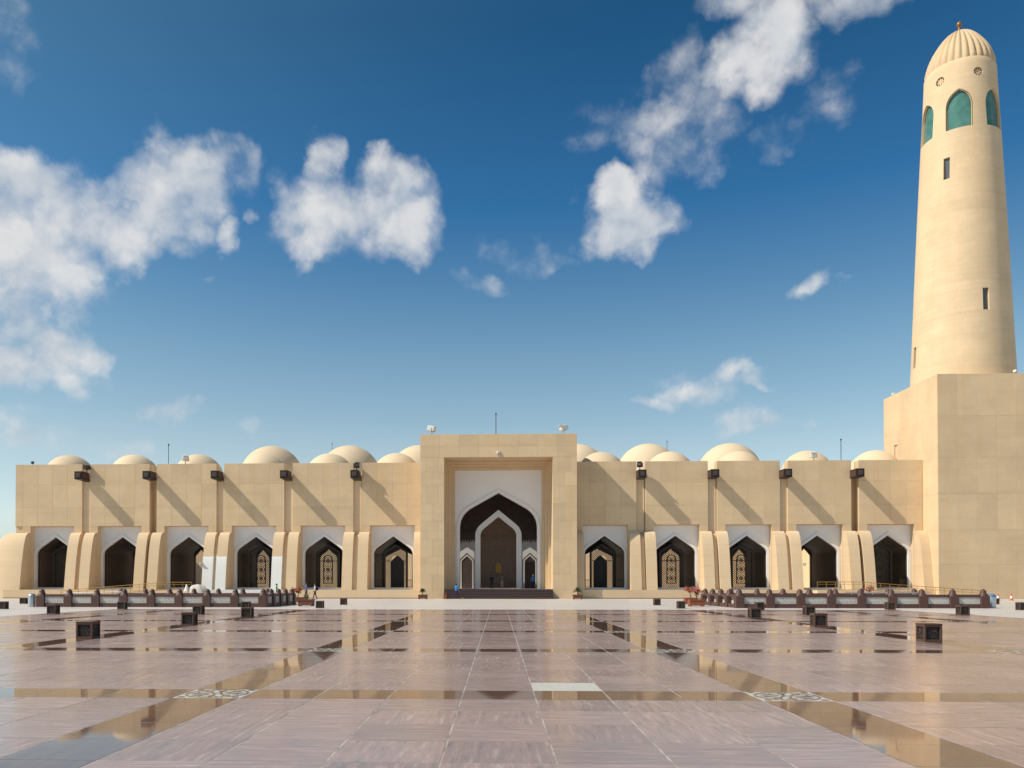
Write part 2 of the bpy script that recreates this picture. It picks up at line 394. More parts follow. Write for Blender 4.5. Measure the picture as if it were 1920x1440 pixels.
def link(name, me, parent=None, loc=(0, 0, 0), rz=0.0):
    ob = bpy.data.objects.new(name, me); C.objects.link(ob)
    ob.location = loc
    if rz: ob.rotation_euler = (0, 0, rz)
    if parent: ob.parent = parent
    return ob
def empty(name, loc=(0, 0, 0), rz=0.0):
    o = bpy.data.objects.new(name, None); C.objects.link(o); o.location = loc; o.rotation_euler = (0, 0, rz); o.empty_display_size = .2
    return o
def tag(o, label, cat, group=None):
    o['label'] = label; o['category'] = cat
    if group: o['group'] = group
    return o
def struct(o, kind='structure'):
    o['kind'] = kind; return o
def kids(o): return [c for c in ALLKIDS.get(o.name, [])]
ALLKIDS = {}
def copy_tree(src, loc=None, rz=None):
    """a copy of a thing with copies of its parts and sub-parts (mesh data shared)"""
    def rec(o, parent):
        c = o.copy(); C.objects.link(c); c.parent = parent
        for ch in o.children: rec(ch, c)
        return c
    r = rec(src, None)
    if loc is not None: r.location = loc
    if rz is not None: r.rotation_euler = (0, 0, rz)
    return r

def full_arch(half):
    """half = right side from the foot up to the apex (0, z); returns the whole curve from left foot over the apex to right foot"""
    return [(-x, z) for x, z in half] + [(x, z) for x, z in reversed(half[:-1])]
def offset_curve(c, d):
    """moves an arch curve (left foot to right foot) outward by d; feet keep their height"""
    out = []
    for k, p in enumerate(c):
        ns = []
        for a, b in ((k-1, k), (k, k+1)):
            if a < 0 or b >= len(c): continue
            t = Vector((c[b][0]-c[a][0], c[b][1]-c[a][1])).normalized(); ns.append(Vector((-t.y, t.x)))
        n = sum(ns, Vector((0, 0))).normalized(); s = d/max(.5, n.dot(ns[0]))
        out.append((p[0]+n.x*s, p[1]+n.y*s))
    out[0] = (out[0][0], c[0][1]); out[-1] = (out[-1][0], c[-1][1])
    return out
def inside(c, x, z):
    r = False; n = len(c)
    for k in range(n):
        (x1, z1), (x2, z2) = c[k], c[(k+1) % n]
        if (z1 > z) != (z2 > z) and x < (x2-x1)*(z-z1)/(z2-z1)+x1: r = not r
    return r
def arch_shape(hw, z0, zs, za, sx=1.0):
    """keel arch: foot height, springing, apex"""
    h = za-zs
    return [(hw, z0), (hw, zs), (hw*.985, zs+.10*h), (hw*.95, zs+.19*h), (hw*.90, zs+.27*h), (hw*.83, zs+.345*h), (hw*.735, zs+.425*h), (hw*.60, zs+.53*h), (0, za)]
def shift(c, dx): return [(x+dx, z) for x, z in c]

# ------------------------------------------------------------------ the ground
W = 96.7            # face of the two wings
PF = 93.4           # face of the portal and of the minaret's base
g = MB(); g.poly([(-3000,-3000,-.06),(3000,-3000,-.06),(3000,3000,-.06),(-3000,3000,-.06)])
struct(g.build('ground', M['ground']))
FX, FY0, FY1 = 24.3, -12.2, 51.8
g = MB()
for q in ((-170,-FX,-60,170), (FX,170,-60,170), (-FX,FX,FY1,170), (-FX,FX,-60,FY0)):
    g.poly([(q[0],q[2],0),(q[1],q[2],0),(q[1],q[3],0),(q[0],q[3],0)])
struct(g.build('plaza', M['plaza']))

# ---- the polished court: flamed tiles between polished bands
pave = struct(empty('paving', (0, 0, 0)))
g = MB(); g.poly([(-FX,FY0,-.0022),(FX,FY0,-.0022),(FX,FY1,-.0022),(-FX,FY1,-.0022)])
g.build('mortar_bed', M['grout'], pave)
PER, BW = 7.93, .93
def lines(c0, lo, hi):
    """cells along one axis: (start, end, is_band)"""
    cells = []; k = math.floor((lo-c0)/PER)-1
    while True:
        c = c0+k*PER
        if c-BW/2 > hi: break
        cells.append((c-BW/2, c+BW/2, True))
        for t in range(7): cells.append((c+BW/2+t, c+BW/2+t+1, False))
        k += 1
    return [q for q in cells if q[0] > lo-.4 and q[1] < hi+.4]
XC = lines(PER/2, -FX, FX); YC = lines(11.63, FY0, FY1)
def tile_mesh(mb, x0, x1, y0, y1, mat, rot, ou, ov, gx=.007, gy=.003):
    x0 += gx; x1 -= gx; y0 += gy; y1 -= gy; c = .004; dz = R.uniform(-.0008, .0008); tx, ty = R.uniform(-.0009, .0009), R.uniform(-.0009, .0009); xm, ym = (x0+x1)/2, (y0+y1)/2
    top = [(a, b_, dz+tx*(a-xm)+ty*(b_-ym)) for a, b_ in ((x0+c,y0+c),(x1-c,y0+c),(x1-c,y1-c),(x0+c,y1-c))]
    low = [(x0,y0,-.010),(x1,y0,-.010),(x1,y1,-.010),(x0,y1,-.010)]
    def u(p):
        a, b_ = p[0]+ou, p[1]+ov
        return (b_, a) if rot else (a, b_)
    mb.poly(top, mat, uv=[u(p) for p in top])
    for k in range(4):
        q = [low[k], low[(k+1) % 4], top[(k+1) % 4], top[k]]; mb.poly(q, mat, uv=[u(p) for p in q])
variants = {}
def tile_variant(wx, wy, kind, rot, k):
    key = (round(wx, 3), round(wy, 3), kind, rot, k)
    if key not in variants:
        mb = MB(); tile_mesh(mb, -wx/2, wx/2, -wy/2, wy/2, 0, rot, R.uniform(0, 40), R.uniform(0, 40))
        ob = mb.build('paving_tile', M[kind]); variants[key] = ob.data; bpy.data.objects.remove(ob)
    return variants[key]
cells = []
crossings = []
for x0, x1, bx in XC:
    for y0, y1, by in YC:
        xm, ym = (x0+x1)/2, (y0+y1)/2
        if bx and by: crossings.append((xm, ym)); continue
        inview = ym > 6.3 and (-.565*ym-1.0 < xm < .655*ym+1.0)
        cells.append((0 if inview else 1, ym if ym > 0 else 1e3-ym, xm, ym, x1-x0, y1-y0, bx or by))
cells.sort()
far = MB(); count = 0
for iv, _, xm, ym, wx, wy, band in cells:
    kind = 'band' if band else 'tile'
    if abs(xm-1.0) < .1 and abs(ym-12.6) < .1: kind = 'paletile'
    rot = (not band) and R.random() < (.34 if abs(xm) < 30 else .2)
    if band and wy > wx: rot = True
    if iv == 0 and count < 296:
        o = link('paving_tile' if not band else 'band_tile', tile_variant(wx, wy, kind, rot, R.randrange(7)), pave, (xm, ym, R.uniform(-.0008, .0008)))
        if kind == 'paletile': o['label'] = 'pale replacement paving tile'
        count += 1
    else:
        tile_mesh(far, xm-wx/2, xm+wx/2, ym-wy/2, ym+wy/2, 1 if band else 0, rot, R.uniform(0, 40), R.uniform(0, 40))
struct(far.build('distant_tiles', [M['tile'], M['band']], pave), 'stuff')
# inlaid medallions where bands cross
def petal(mb, ang, r0, r1, wd, z, c=(0, 0), n=7, mat=0, hole=.6):
    """outlined petal"""
    pts = []
    for sgn in (1, -1):
        row = []
        for k in range(n+1):
            t = k/n; row.append((r0+(r1-r0)*t, sgn*wd*math.sin(math.pi*t**.8)))
        pts.append(row)
    ca, sa = math.cos(ang), math.sin(ang)
    T = lambda p: (c[0]+p[0]*ca-p[1]*sa, c[1]+p[0]*sa+p[1]*ca, z)
    for row in pts:
        inn = [(x, y*hole) for x, y in row]
        for k in range(n):
            q = [T(row[k]), T(row[k+1]), T(inn[k+1]), T(inn[k])]
            if Vector(q[1]).__sub__(Vector(q[0])).cross(Vector(q[3])-Vector(q[0])).z < 0: q.reverse()
            mb.poly(q, mat)
def ring(mb, r0, r1, z, n=40, mat=0, c=(0, 0)):
    for k in range(n):
        a, b = 2*math.pi*k/n, 2*math.pi*(k+1)/n
        mb.poly([(c[0]+r0*math.cos(a), c[1]+r0*math.sin(a), z), (c[0]+r1*math.cos(a), c[1]+r1*math.sin(a), z), (c[0]+r1*math.cos(b), c[1]+r1*math.sin(b), z), (c[0]+r0*math.cos(b), c[1]+r0*math.sin(b), z)], mat)
slab = MB(); tile_mesh(slab, -BW/2, BW/2, -BW/2, BW/2, 0, False, 0, 0)
motif = MB()
ring(motif, .40, .435, .004); ring(motif, .05, .075, .004, 16)
for k in range(8): petal(motif, k*math.pi/4+.39, .08, .39, .085, .004)
for k in range(8): petal(motif, k*math.pi/4, .19, .40, .030, .0045, hole=0)
for sx_ in (-1, 1):
    for sy_ in (-1, 1): petal(motif, math.atan2(sy_, sx_), .47, .60, .05, .004, hole=.2)
so = slab.build('medallion_slab', M['inlaywhite']); mo = motif.build('flower_inlay', M['band'])
for xm, ym in crossings:
    a = link('medallion_slab', so.data, pave, (xm, ym, 0)); link('flower_inlay', mo.data, a)
bpy.data.objects.remove(so); bpy.data.objects.remove(mo)

# ------------------------------------------------------------------ the wings
PITCHX = 8.12
WTOP = 15.85
WALL_SPAN = 3.585                       # half width of the cladding field of a bay
PROF = [(0,7.72),(.30,7.715),(.55,7.66),(.78,7.52),(1.0,7.24),(1.16,6.9),(1.30,6.5),(1.44,6.0),(1.56,5.45),(1.70,4.75),(1.84,3.9),(2.0,2.8),(2.15,1.7),(2.27,.8),(2.35,0)]
WARCH = full_arch(arch_shape(2.3, 1.24, 5.2, 7.28))
SARCH = full_arch(arch_shape(1.46, 1.02, 5.3, 6.4))
def buttress_mb(x0, x1, dp=0.0, dz=0.0, z0=0.0, skin=0.0):
    """solid with the swelling front, between x0 and x1 (local y = 0 is the wall face)"""
    mb = MB(); pr = [(max(0, p-dp)+skin, z-dz) for p, z in PROF if z >= z0]
    if pr[-1][1] > z0+1e-6: 
        p = next(PROF[i][0]+(PROF[i+1][0]-PROF[i][0])*(PROF[i][1]-z0)/(PROF[i][1]-PROF[i+1][1]) for i in range(len(PROF)-1) if PROF[i+1][1] < z0 <= PROF[i][1])
        pr.append((max(0, p-dp)+skin, z0))
    mb.grid([[(x0, -p, z) for p, z in pr], [(x1, -p, z) for p, z in pr]], 0, True, flip=True)
    for x, fl in ((x0, False), (x1, True)):
        pts = [(x, -p, z) for p, z in pr]+[(x, .10, z0), (x, .10, pr[0][1])]
        mb.poly(pts if not fl else list(reversed(pts)))
    top = pr[0][1]
    mb.poly([(x0, -pr[0][0], top), (x1, -pr[0][0], top), (x1, .10, top), (x0, .10, top)])
    return mb
def mesh_of(mb, name, mats, **k):
    o = mb.build(name, mats, **k); me = o.data; bpy.data.objects.remove(o); return me
PW = .009
rows_z = (8.5, 10.72, 13.46, WTOP)
colw = 2*WALL_SPAN/4
PANEL = []
for k in range(3):
    mb = MB(); mb.bbox(-colw/2+PW/2, colw/2-PW/2, 0, .13, PW/2, rows_z[k+1]-rows_z[k]-PW/2, .008); PANEL.append(mesh_of(mb, 'wall_panel', M['stone']))
mb = MB(); mb.bbox(2.62-WALL_SPAN, -PW/2, 0, .13, 0, 8.5-PW/2, .008)
PIERPANEL = mesh_of(mb, 'wall_panel', M['stone'])
pw_ = WALL_SPAN-2.62
BUT = mesh_of(buttress_mb(-.595, .595), 'buttress', M['stone_plain'])
GROOVE = mesh_of(buttress_mb(-.249, .249, .33, .28), 'buttress_groove', M['stone_plain'])
def surround(mb, hw, zt, curve, y0, y1, z0):
    """white slab with an arched opening, built as strips either side of the arch"""
    for k in range(len(curve)-1):
        a, b = curve[k], curve[k+1]
        if abs(a[0]-b[0]) < 1e-6: 
            X = -hw if k < len(curve)/2 else hw; q = [(X, a[1]), a, b, (X, b[1])]
        else:
            q = [a, b, (b[0], zt), (a[0], zt)]
        for y, rev in ((y0, False), (y1, True)):
            pts = [(p[0], y, p[1]) for p in q]
            n = (Vector(pts[1])-Vector(pts[0])).cross(Vector(pts[2])-Vector(pts[0]))
            if (n.y > 0) != rev: pts.reverse()
            mb.poly(pts)
        p = [(a[0], y0, a[1]), (b[0], y0, b[1]), (b[0], y1, b[1]), (a[0], y1, a[1])]; mb.poly(p)
    f = curve[1]; e = curve[-2]
    for X0, X1, zz in ((-hw, f[0], f[1]), (e[0], hw, e[1])):
        mb.poly([(X0, y0, zz), (X1, y0, zz), (X1, y0, zt), (X0, y0, zt)])
# window pieces (local to the bay centre and the wall face)
mb = MB()
rect = [(-2.6, 1.24)]+[p for p in WARCH]+[(2.6, 1.24), (2.6, 8.48), (-2.6, 8.48)]
outer = offset_curve(WARCH, .0)
L = [p for p in WARCH if p[0] <= 1e-6]; Rr = [p for p in WARCH if p[0] >= -1e-6]
mb = MB(); surround(mb, 2.6, 8.48, WARCH, .80, 1.08, 1.24)
SURROUND = mesh_of(mb, 'window_surround', M['white'])
mb = MB(); mb.ribbon(WARCH, offset_curve(WARCH, .27), .68, .795); mb.ribbon(offset_curve(WARCH, .275), offset_curve(WARCH, .34), .735, .796)
MOULD = mesh_of(mb, 'arch_moulding', M['white'])
mb = MB(); mb.bbox(-2.6, 2.6, .45, 1.12, .99, 1.235, .015); SILL = mesh_of(mb, 'window_sill', M['white'])
mb = MB(); mb.ribbon(offset_curve(WARCH, -.13), offset_curve(WARCH, -.003), 1.09, 1.24); AFRAME = mesh_of(mb, 'arch_frame', M['bronze'])
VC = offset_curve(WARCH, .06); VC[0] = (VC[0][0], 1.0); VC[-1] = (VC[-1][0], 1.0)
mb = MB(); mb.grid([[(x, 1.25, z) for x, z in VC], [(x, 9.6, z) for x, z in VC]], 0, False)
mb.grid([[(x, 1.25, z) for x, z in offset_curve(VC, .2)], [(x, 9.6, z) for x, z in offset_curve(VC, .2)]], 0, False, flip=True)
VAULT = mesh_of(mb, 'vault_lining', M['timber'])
def vault_end(hw, dx):  # wall added across the vault's end to darken the window interior
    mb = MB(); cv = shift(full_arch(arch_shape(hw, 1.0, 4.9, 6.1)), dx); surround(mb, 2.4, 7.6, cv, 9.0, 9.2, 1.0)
    return mesh_of(mb, 'added_dark_wall', M['timber'])
mb = MB(); mb.ribbon(offset_curve(SARCH, -.22), SARCH, 2.1, 2.4); mb.box(-1.2, 1.2, 2.18, 2.26, 4.36, 4.44); mb.box(-1.2, 1.2, 2.18, 2.26, 1.02, 1.12)
SCREEN = mesh_of(mb, 'screen_frame', M['bronze'])
SIN = offset_curve(SARCH, -.25)
COLC = [(-.5, 1.75), (-.5, 4.55)]+[(-.5*math.cos(t), 4.55+.5*math.sin(t)) for t in [math.pi*k/8 for k in range(1, 8)]]+[(.5, 4.55), (.5, 1.75)]
mb = MB()
st = .26
for fam in (1, -1):
    for k in range(-30, 50):
        x = -1.25
        while x < 1.25:
            z = k*st+fam*x*1.15; x2 = x+.1; z2 = k*st+fam*x2*1.15
            if inside(SIN, (x+x2)/2, (z+z2)/2) and not inside(COLC, (x+x2)/2, (z+z2)/2) and z > 1.1:
                mb.poly([(x, 2.22, z-.042), (x2, 2.22, z2-.042), (x2, 2.22, z2+.042), (x, 2.22, z+.042)])
                mb.poly([(x, 2.22, z-.042), (x, 2.25, z-.042), (x2, 2.25, z2-.042), (x2, 2.22, z2-.042)])
            x = x2
LATT = mesh_of(mb, 'screen_lattice', M['bronze'])
mb = MB(); mb.ribbon(offset_curve(COLC, -.05), offset_curve(COLC, .07), 2.16, 2.26)
mb.box(-.545, .545, 2.16, 2.26, 1.70, 1.79); mb.box(-.5, .5, 2.18, 2.24, 1.3, 1.34)
def vring(mb, cx_, cz, r0, r1, y, n=20):
    for k in range(n):
        a, b = 2*math.pi*k/n, 2*math.pi*(k+1)/n
        mb.poly([(cx_+r*math.cos(t), y, cz+r*math.sin(t)) for r, t in ((r0, a), (r1, a), (r1, b), (r0, b))])
for cz in (2.33, 3.38, 4.43):
    vring(mb, 0, cz, .36, .46, 2.19, 24); vring(mb, 0, cz, .18, .265, 2.19, 20); vring(mb, 0, cz, 0, .11, 2.185, 10)
    for k in range(12):
        a = k*math.pi/6
        mb.tube((.09*math.cos(a), 2.2, cz+.09*math.sin(a)), (.40*math.cos(a+.3), 2.2, cz+.40*math.sin(a+.3)), .032, 3)
    for sx_ in (-1, 1):
        for sz_ in (-1, 1): vring(mb, sx_*.39, cz+sz_*.46, .05, .11, 2.19, 8)
    mb.box(-.5, .5, 2.18, 2.24, cz-.555, cz-.495)
ROSE = mesh_of(mb, 'rosette_column', M['bronze'])
GUARD = []
for sgn in (-1, 1):
    mb = MB(); x0, x1 = sorted((sgn*2.17, sgn*1.46))
    mb.box(x0, x1, 1.15, 1.19, 2.10, 2.16); mb.box(x0, x1, 1.15, 1.19, 1.36, 1.40)
    for k in range(5): mb.box(x0+(x1-x0)*(k+.5)/5-.015, x0+(x1-x0)*(k+.5)/5+.015, 1.16, 1.18, 1.24, 2.10)
    GUARD.append(mesh_of(mb, 'guard_rail', M['bronze']))
ADM = MB(); ADM.prism(list(reversed(full_arch(arch_shape(.72, 1.02, 4.2, 5.0)))), 3.0, 3.1); ADM.ribbon(full_arch(arch_shape(.72, 1.02, 4.2, 5.0)), offset_curve(full_arch(arch_shape(.72, 1.02, 4.2, 5.0)), .08), 2.94, 3.12)
ADOOR = mesh_of(ADM, 'arched_door', M['bronze'])
BACKDOOR = mesh_of(mb, 'inner_door', M['timber'])
mb = MB(); mb.lathe([(3.0*math.cos(t), 14.57+3.0*math.sin(t)) for t in [math.pi/2*k/16 for k in range(16)]]+[(.02, 17.57)], n=64, cap=False)
DOME = mesh_of(mb, 'dome', M['dome'])

def wing(name, label, centres, xa, xb, sidesign):
    """xa..xb = extent; sidesign -1 for the left wing"""
    ex = (xa+xb)/2
    t = tag(empty(name, (ex, W, 0)), label, 'building wing')
    P = lambda me, n, x, y=0, z=0: link(n, me, t, (x-ex, y, z))
    bounds = sorted([c+PITCHX/2 for c in centres]+[min(centres)-PITCHX/2])
    inner = [b for b in bounds if xa+2 < b < xb-2 and any(abs(b-(c+PITCHX/2)) < .1 for c in centres) and any(abs(b-(c-PITCHX/2)) < .1 for c in centres)]
    core = MB((ex, W, 0))
    for c in centres:
        lo = max(xa, c-WALL_SPAN); hi = min(xb, c+WALL_SPAN)
        first = c == min(centres); last = c == max(centres)
        if first: lo = xa
        if last: hi = xb
        core.box(lo, hi, W+.135, W+1.2, 8.5, WTOP-.02)
        core.box(lo, c-2.6, W+.135, W+1.2, 0, 8.5); core.box(c+2.6, hi, W+.135, W+1.2, 0, 8.5)
        core.box(c-2.6, c+2.6, W+.135, W+1.2, 0, .985)
        # cladding field
        edges = [c-WALL_SPAN+colw*k for k in range(5)]
        for r in range(3):
            for k in range(4): P(PANEL[r], 'wall_panel', edges[k]+colw/2, 0, rows_z[r])
            for a, b in ((lo, edges[0]), (edges[4], hi)):
                if b-a > .05:
                    mb = MB(); mb.bbox(-(b-a)/2+PW/2, (b-a)/2-PW/2, 0, .13, PW/2, rows_z[r+1]-rows_z[r]-PW/2, .006)
                    P(mesh_of(mb, 'wall_panel', M['stone']), 'wall_panel', (a+b)/2, 0, rows_z[r])
        P(PIERPANEL, 'wall_panel', c-2.62, 0, 0); P(PIERPANEL, 'wall_panel', c+WALL_SPAN, 0, 0)
        # window
        s = P(SURROUND, 'window_surround', c)
        link('arch_moulding', MOULD, s); link('window_sill', SILL, s); link('arch_frame', AFRAME, s)
        if abs(c) < 14: [link('guard_rail', gm, s) for gm in GUARD]
        v = P(VAULT, 'vault_lining', c)
        ac = abs(c)
        if ac < 46 and c > -50: link('added_dark_wall', vault_end(*((1.95, .1*(1 if c > 0 else -1)) if ac < 14 else (1.10, 1.15*(1 if c > 0 else -1)) if ac < 22 else (.80, 1.50*(1 if c > 0 else -1)))), v)
        if abs(abs(c)-36.8) > 2 and not (c < -40 and c > -50):
            f = P(SCREEN, 'door_screen', c+(.10 if c < 0 else -.10)*(abs(c)/12.4))
            link('screen_lattice', LATT, f)
            if abs(c) > 14: link('rosette_column', ROSE, f)
            else: link('arched_door', ADOOR, f, (.12 if c < 0 else -.12, 0, 0))
        if c < -50 or c > 44: P(BACKDOOR, 'inner_door', c)
        P(DOME, 'dome', c, 4.0, 0)
        # buttresses either side of the window
        P(BUT, 'buttress', c-3.215) if not (first and sidesign < 0) and c-3.81 > xa else None
        P(BUT, 'buttress', c+3.215) if c+3.81 < xb else None
    for b in inner:
        core.box(b-(PITCHX/2-WALL_SPAN), b+(PITCHX/2-WALL_SPAN), W+.24, W+1.2, 0, 13.75)
        P(GROOVE, 'buttress_groove', b)
    # gallery body behind the windows, with the vaults cut through it
    for k in range(len(centres)+1):
        a = xa if k == 0 else sorted(centres)[k-1]+2.62; b_ = xb if k == len(centres) else sorted(centres)[k]-2.62
        core.box(a, b_, W+1.203, W+9.6, 0, 8.5)
    core.box(xa, xb, W+1.203, W+9.6, 8.503, 14.55)
    for c in centres: core.box(c-2.61, c+2.61, W+1.0, W+9.6, 0, .99)
    core.build('gallery_core', M['stone_plain'], t)
    mb = MB((ex, W, 0)); mb.box(xa, xb, W-2.36, W-.004, 0, 1.0); mb.box(xa, xb, W-2.39, W-2.362, 0, .075, 1)
    mb.build('plinth', [M['stone_plain'], M['granite']], t)
    return t
LC = [-52.87, -44.75, -36.75, -28.70, -20.55, -12.36]; RC = [12.36, 20.55, 28.75, 36.80, 44.80]
lw = wing('mosque_wing', 'long sandstone wing left of the portal with six arched windows and small domes', LC, -57.35, -8.82, -1)
rw = wing('mosque_wing', 'long sandstone wing right of the portal with five arched windows, ending at the minaret', RC, 8.82, 48.42, 1)
# odd end pieces
def part_mesh(mb, name, mats, parent): return mb.build(name, mats, parent)
for x0, x1, t in ((-9.745, -8.84, lw), (8.84, 9.745, rw), (47.42, 48.40, rw)):
    ob = buttress_mb(x0, x1).build('buttress', M['stone_plain'], t); ob.location = (-t.location.x, 0, 0)
# flared left end: the swell runs round the corner
xe = -57.35
rows = [[(-55.49, -p, z), (xe-p*.995+.25, -p, z), (xe-p+.1, -p+.1, z), (xe-p, -p*.995+.25, z), (xe-p, 9.5, z)] for p, z in PROF]
mb = MB(); mb.grid(rows, 0, True, flip=False); mb.poly([(-55.49, -p, z) for p, z in PROF]+[(-55.49, .1, 0), (-55.49, .1, 7.72)])
ob = mb.build('end_buttress', M['stone_plain'], lw, (-lw.location.x, 0, 0), recalc=True)
# white sheeting fixed over the lower halves of three left buttresses and the plinth between
for x in (-36.75+3.215, -28.70-3.215):
    pass
for x in (-33.535, -31.965, -25.485):
    ob = buttress_mb(-.600, .600, 0, 0, 0.98, .02).build('white_cover', M['whitewash'], lw, (x-lw.location.x, 0, 0))
    ob.data.transform(Matrix.Identity(4))
for o in [o for o in lw.children if o.name.startswith('white_cover')]:
    for v in o.data.vertices:
        if v.co.z > 5.05: v.co.z = 5.05+ (v.co.z-5.05)*0.0; v.co.y = max(v.co.y, -1.655)
mb = MB((lw.location.x, W, 0)); mb.box(-34.1, -24.9, W-2.375, W-2.30, .1, 1.004); mb.build('white_cover', M['whitewash'], lw)

# ------------------------------------------------------------------ the entrance portal
pt = tag(empty('entrance_portal', (0, PF, 0)), 'tall square sandstone entrance portal with white pointed arch and dark steps', 'portal')
PT, PH_, OH, OT = 18.52, 8.8, 6.1, 15.92
core = MB((0, PF, 0))
for s in (-1, 1):
    x0, x1 = sorted((s*OH, s*PH_)); core.box(x0, x1, PF+.13, W+9.6, 0, PT-.01)
core.box(-OH, OH, PF+.13, W+9.6, OT+.01, PT-.01)
for (h1, h0, t1, t0, y) in ((6.1, 5.78, OT, 15.62, 96.5), (5.78, 5.45, 15.62, 15.36, 97.05), (5.45, 5.12, 15.36, 15.08, 97.6)):
    for s in (-1, 1):
        x0, x1 = sorted((s*h0, s*h1)); core.box(x0+.002, x1-.002, y, 99.3, 0, t1-.005)
    core.box(-h0, h0, y, 99.3, t0, t1-.007)
core.build('portal_core', M['stone_plain'], pt)
def panel(parent, x0, x1, y, z0, z1, px, py, name='wall_panel', mat='stone', axis='y'):
    mb = MB(); q = PW/2
    if axis == 'y': mb.bbox(-(x1-x0)/2+q, (x1-x0)/2-q, 0, .125, q, z1-z0-q, .007); loc = ((x0+x1)/2-px, y-py, z0)
    else: mb.bbox(0, .125, -(x1-x0)/2+q, (x1-x0)/2-q, q, z1-z0-q, .007); loc = (y-px, (x0+x1)/2-py, z0)
    return link(name, mesh_of(mb, name, M[mat]), parent, loc)
zz = [0, .86, 2.7, 4.7, 6.7, 8.7, 10.7, 12.7, 14.3, OT]
for s in (-1, 1):
    x0, x1 = sorted((s*OH, s*PH_)); xm = (x0+x1)/2
    panel(pt, x0-.05, x1+.05, PF-.07, 0, .86, 0, PF, 'pier_base')
    for k in range(1, len(zz)-1):
        if k % 2: 
            panel(pt, x0, xm, PF, zz[k], zz[k+1], 0, PF); panel(pt, xm, x1, PF, zz[k], zz[k+1], 0, PF)
        else:
            a, b_ = x0+(x1-x0)*.25, x0+(x1-x0)*.75
            panel(pt, x0, a, PF, zz[k], zz[k+1], 0, PF); panel(pt, a, b_, PF, zz[k], zz[k+1], 0, PF); panel(pt, b_, x1, PF, zz[k], zz[k+1], 0, PF)
for k in range(8):
    a = -PH_+2*PH_*k/8; panel(pt, a, a+2*PH_/8, PF, OT, 17.2, 0, PF); panel(pt, a, a+2*PH_/8, PF, 17.2, PT, 0, PF)
PARCH = full_arch([(4.55, 1.08), (4.55, 8.2), (4.53, 8.6), (4.46, 9.0), (4.34, 9.35), (4.16, 9.7), (3.92, 10.02), (3.62, 10.32), (3.3, 10.56), (0, 12.42)])
mb = MB((0, PF, 0)); surround(mb, 5.11, 15.07, PARCH, 98.0, 98.7, 1.08)
f = mb.build('portal_surround', M['white'], pt)
mb = MB((0, PF, 0)); mb.ribbon(offset_curve(PARCH, .03), offset_curve(PARCH, .34), 97.86, 97.995); mb.ribbon(offset_curve(PARCH, .36), offset_curve(PARCH, .44), 97.93, 97.996)
mb.build('arch_moulding', M['white'], f, )
bpy.context.view_layer.update()
for o in f.children: o.location = (0, 0, 0)
# inner wall with the second white arch and two small side arches
IARCH = full_arch(arch_shape(2.20, 1.08, 7.6, 9.90))
SIDE = full_arch(arch_shape(.95, 1.08, 5.7, 6.45))
mb = MB((0, PF, 0)); mb.ribbon(IARCH, offset_curve(IARCH, .62), 101.4, 102.2)
mb.build('inner_arch', M['white'], pt)
mb = MB((0, PF, 0))
for s in (-1, 1):
    sub = MB(); surround(sub, 1.13, 7.4, SIDE, 108.0, 108.4, 1.08)
    for k, fc in enumerate(sub.f): mb.poly([(sub.v[i][0]+s*4.08, sub.v[i][1], sub.v[i][2]) for i in fc])
    x0, x1 = sorted((s*5.21, s*8.0)); mb.box(x0, x1, 108.0, 108.4, 1.08, 7.4)
mb.build('hall_wall', M['white'], pt)
IBACK = full_arch(arch_shape(2.33, 1.08, 8.0, 10.42))
OUTI = offset_curve(IBACK, .60)
mb = MB((0, PF, 0))
top = 13.6
for k in range(len(OUTI)-1):
    a, b_ = OUTI[k], OUTI[k+1]
    if b_[1] < 7.5 or a[1] < 7.5:
        continue
    q = [(a[0], 107.95, max(a[1], 7.4)), (b_[0], 107.95, max(b_[1], 7.4)), (b_[0], 107.95, top), (a[0], 107.95, top)]; mb.poly(q)
for s in (-1, 1):
    x0, x1 = sorted((s*2.90, s*8.0)); mb.box(x0, x1, 107.9, 108.3, 7.4, top)
mb.box(-8, 8, 98.75, 108, 13.0, 13.4)
for s in (-1, 1):
    x0, x1 = sorted((s*5.9, s*6.2)); mb.box(x0, x1, 98.75, 107.9, 7.4, 13.0)
mb.build('vestibule_ceiling', M['timber'], pt)
for s in (-1, 1):
    mb = MB((0, PF, 0)); x0, x1 = sorted((s*2.97, s*5.9)); mb.box(x0, x1, 107.55, 107.9, 8.3, 8.5)
    n = 9
    for k in range(n):
        a = x0+(x1-x0)*k/n; b_ = a+(x1-x0)/n; mb.box(a, b_, 107.5, 107.9, 7.5, 8.3); mid = (a+b_)/2
        mb.poly([(a, 107.5, 7.5), (mid, 107.5, 7.05 if k % 3 else 6.9), (b_, 107.5, 7.5)])
    mb.build('carved_frieze', M['timber'], pt)
mb = MB((0, PF, 0))
for s in (-1, 1):
    x0, x1 = sorted((s*5.9, s*6.15)); mb.box(x0, x1, 98.75, 107.95, 1.08, 7.38)
mb.build('vestibule_wall', M['white'], pt)
ST = 6
for k in range(ST):
    mb = MB((0, PF, 0)); y = 91.9+.3*k; mb.bbox(-6.09, 6.09, y, 93.9, .18*k, .18*(k+1)-.03, .004); mb.bbox(-6.09, 6.09, y-.02, 93.9, .18*(k+1)-.0299, .18*(k+1), .008, 1)
    mb.build('step', [M['step'], M['nosing']], pt)
mb = MB((0, PF, 0)); mb.box(-8.0, 8.0, 93.902, 112, .1, 1.08); mb.build('vestibule_floor', M['court'], pt)
mb = MB((0, PF, 0)); mb.bbox(-.18, .18, PF-.14, PF-.02, 16.28, 16.62, .03); mb.bbox(-.10, .02, PF-.32, PF-.14, 16.35, 16.5, .02); mb.build('wall_lamp', M['fixture'], pt)
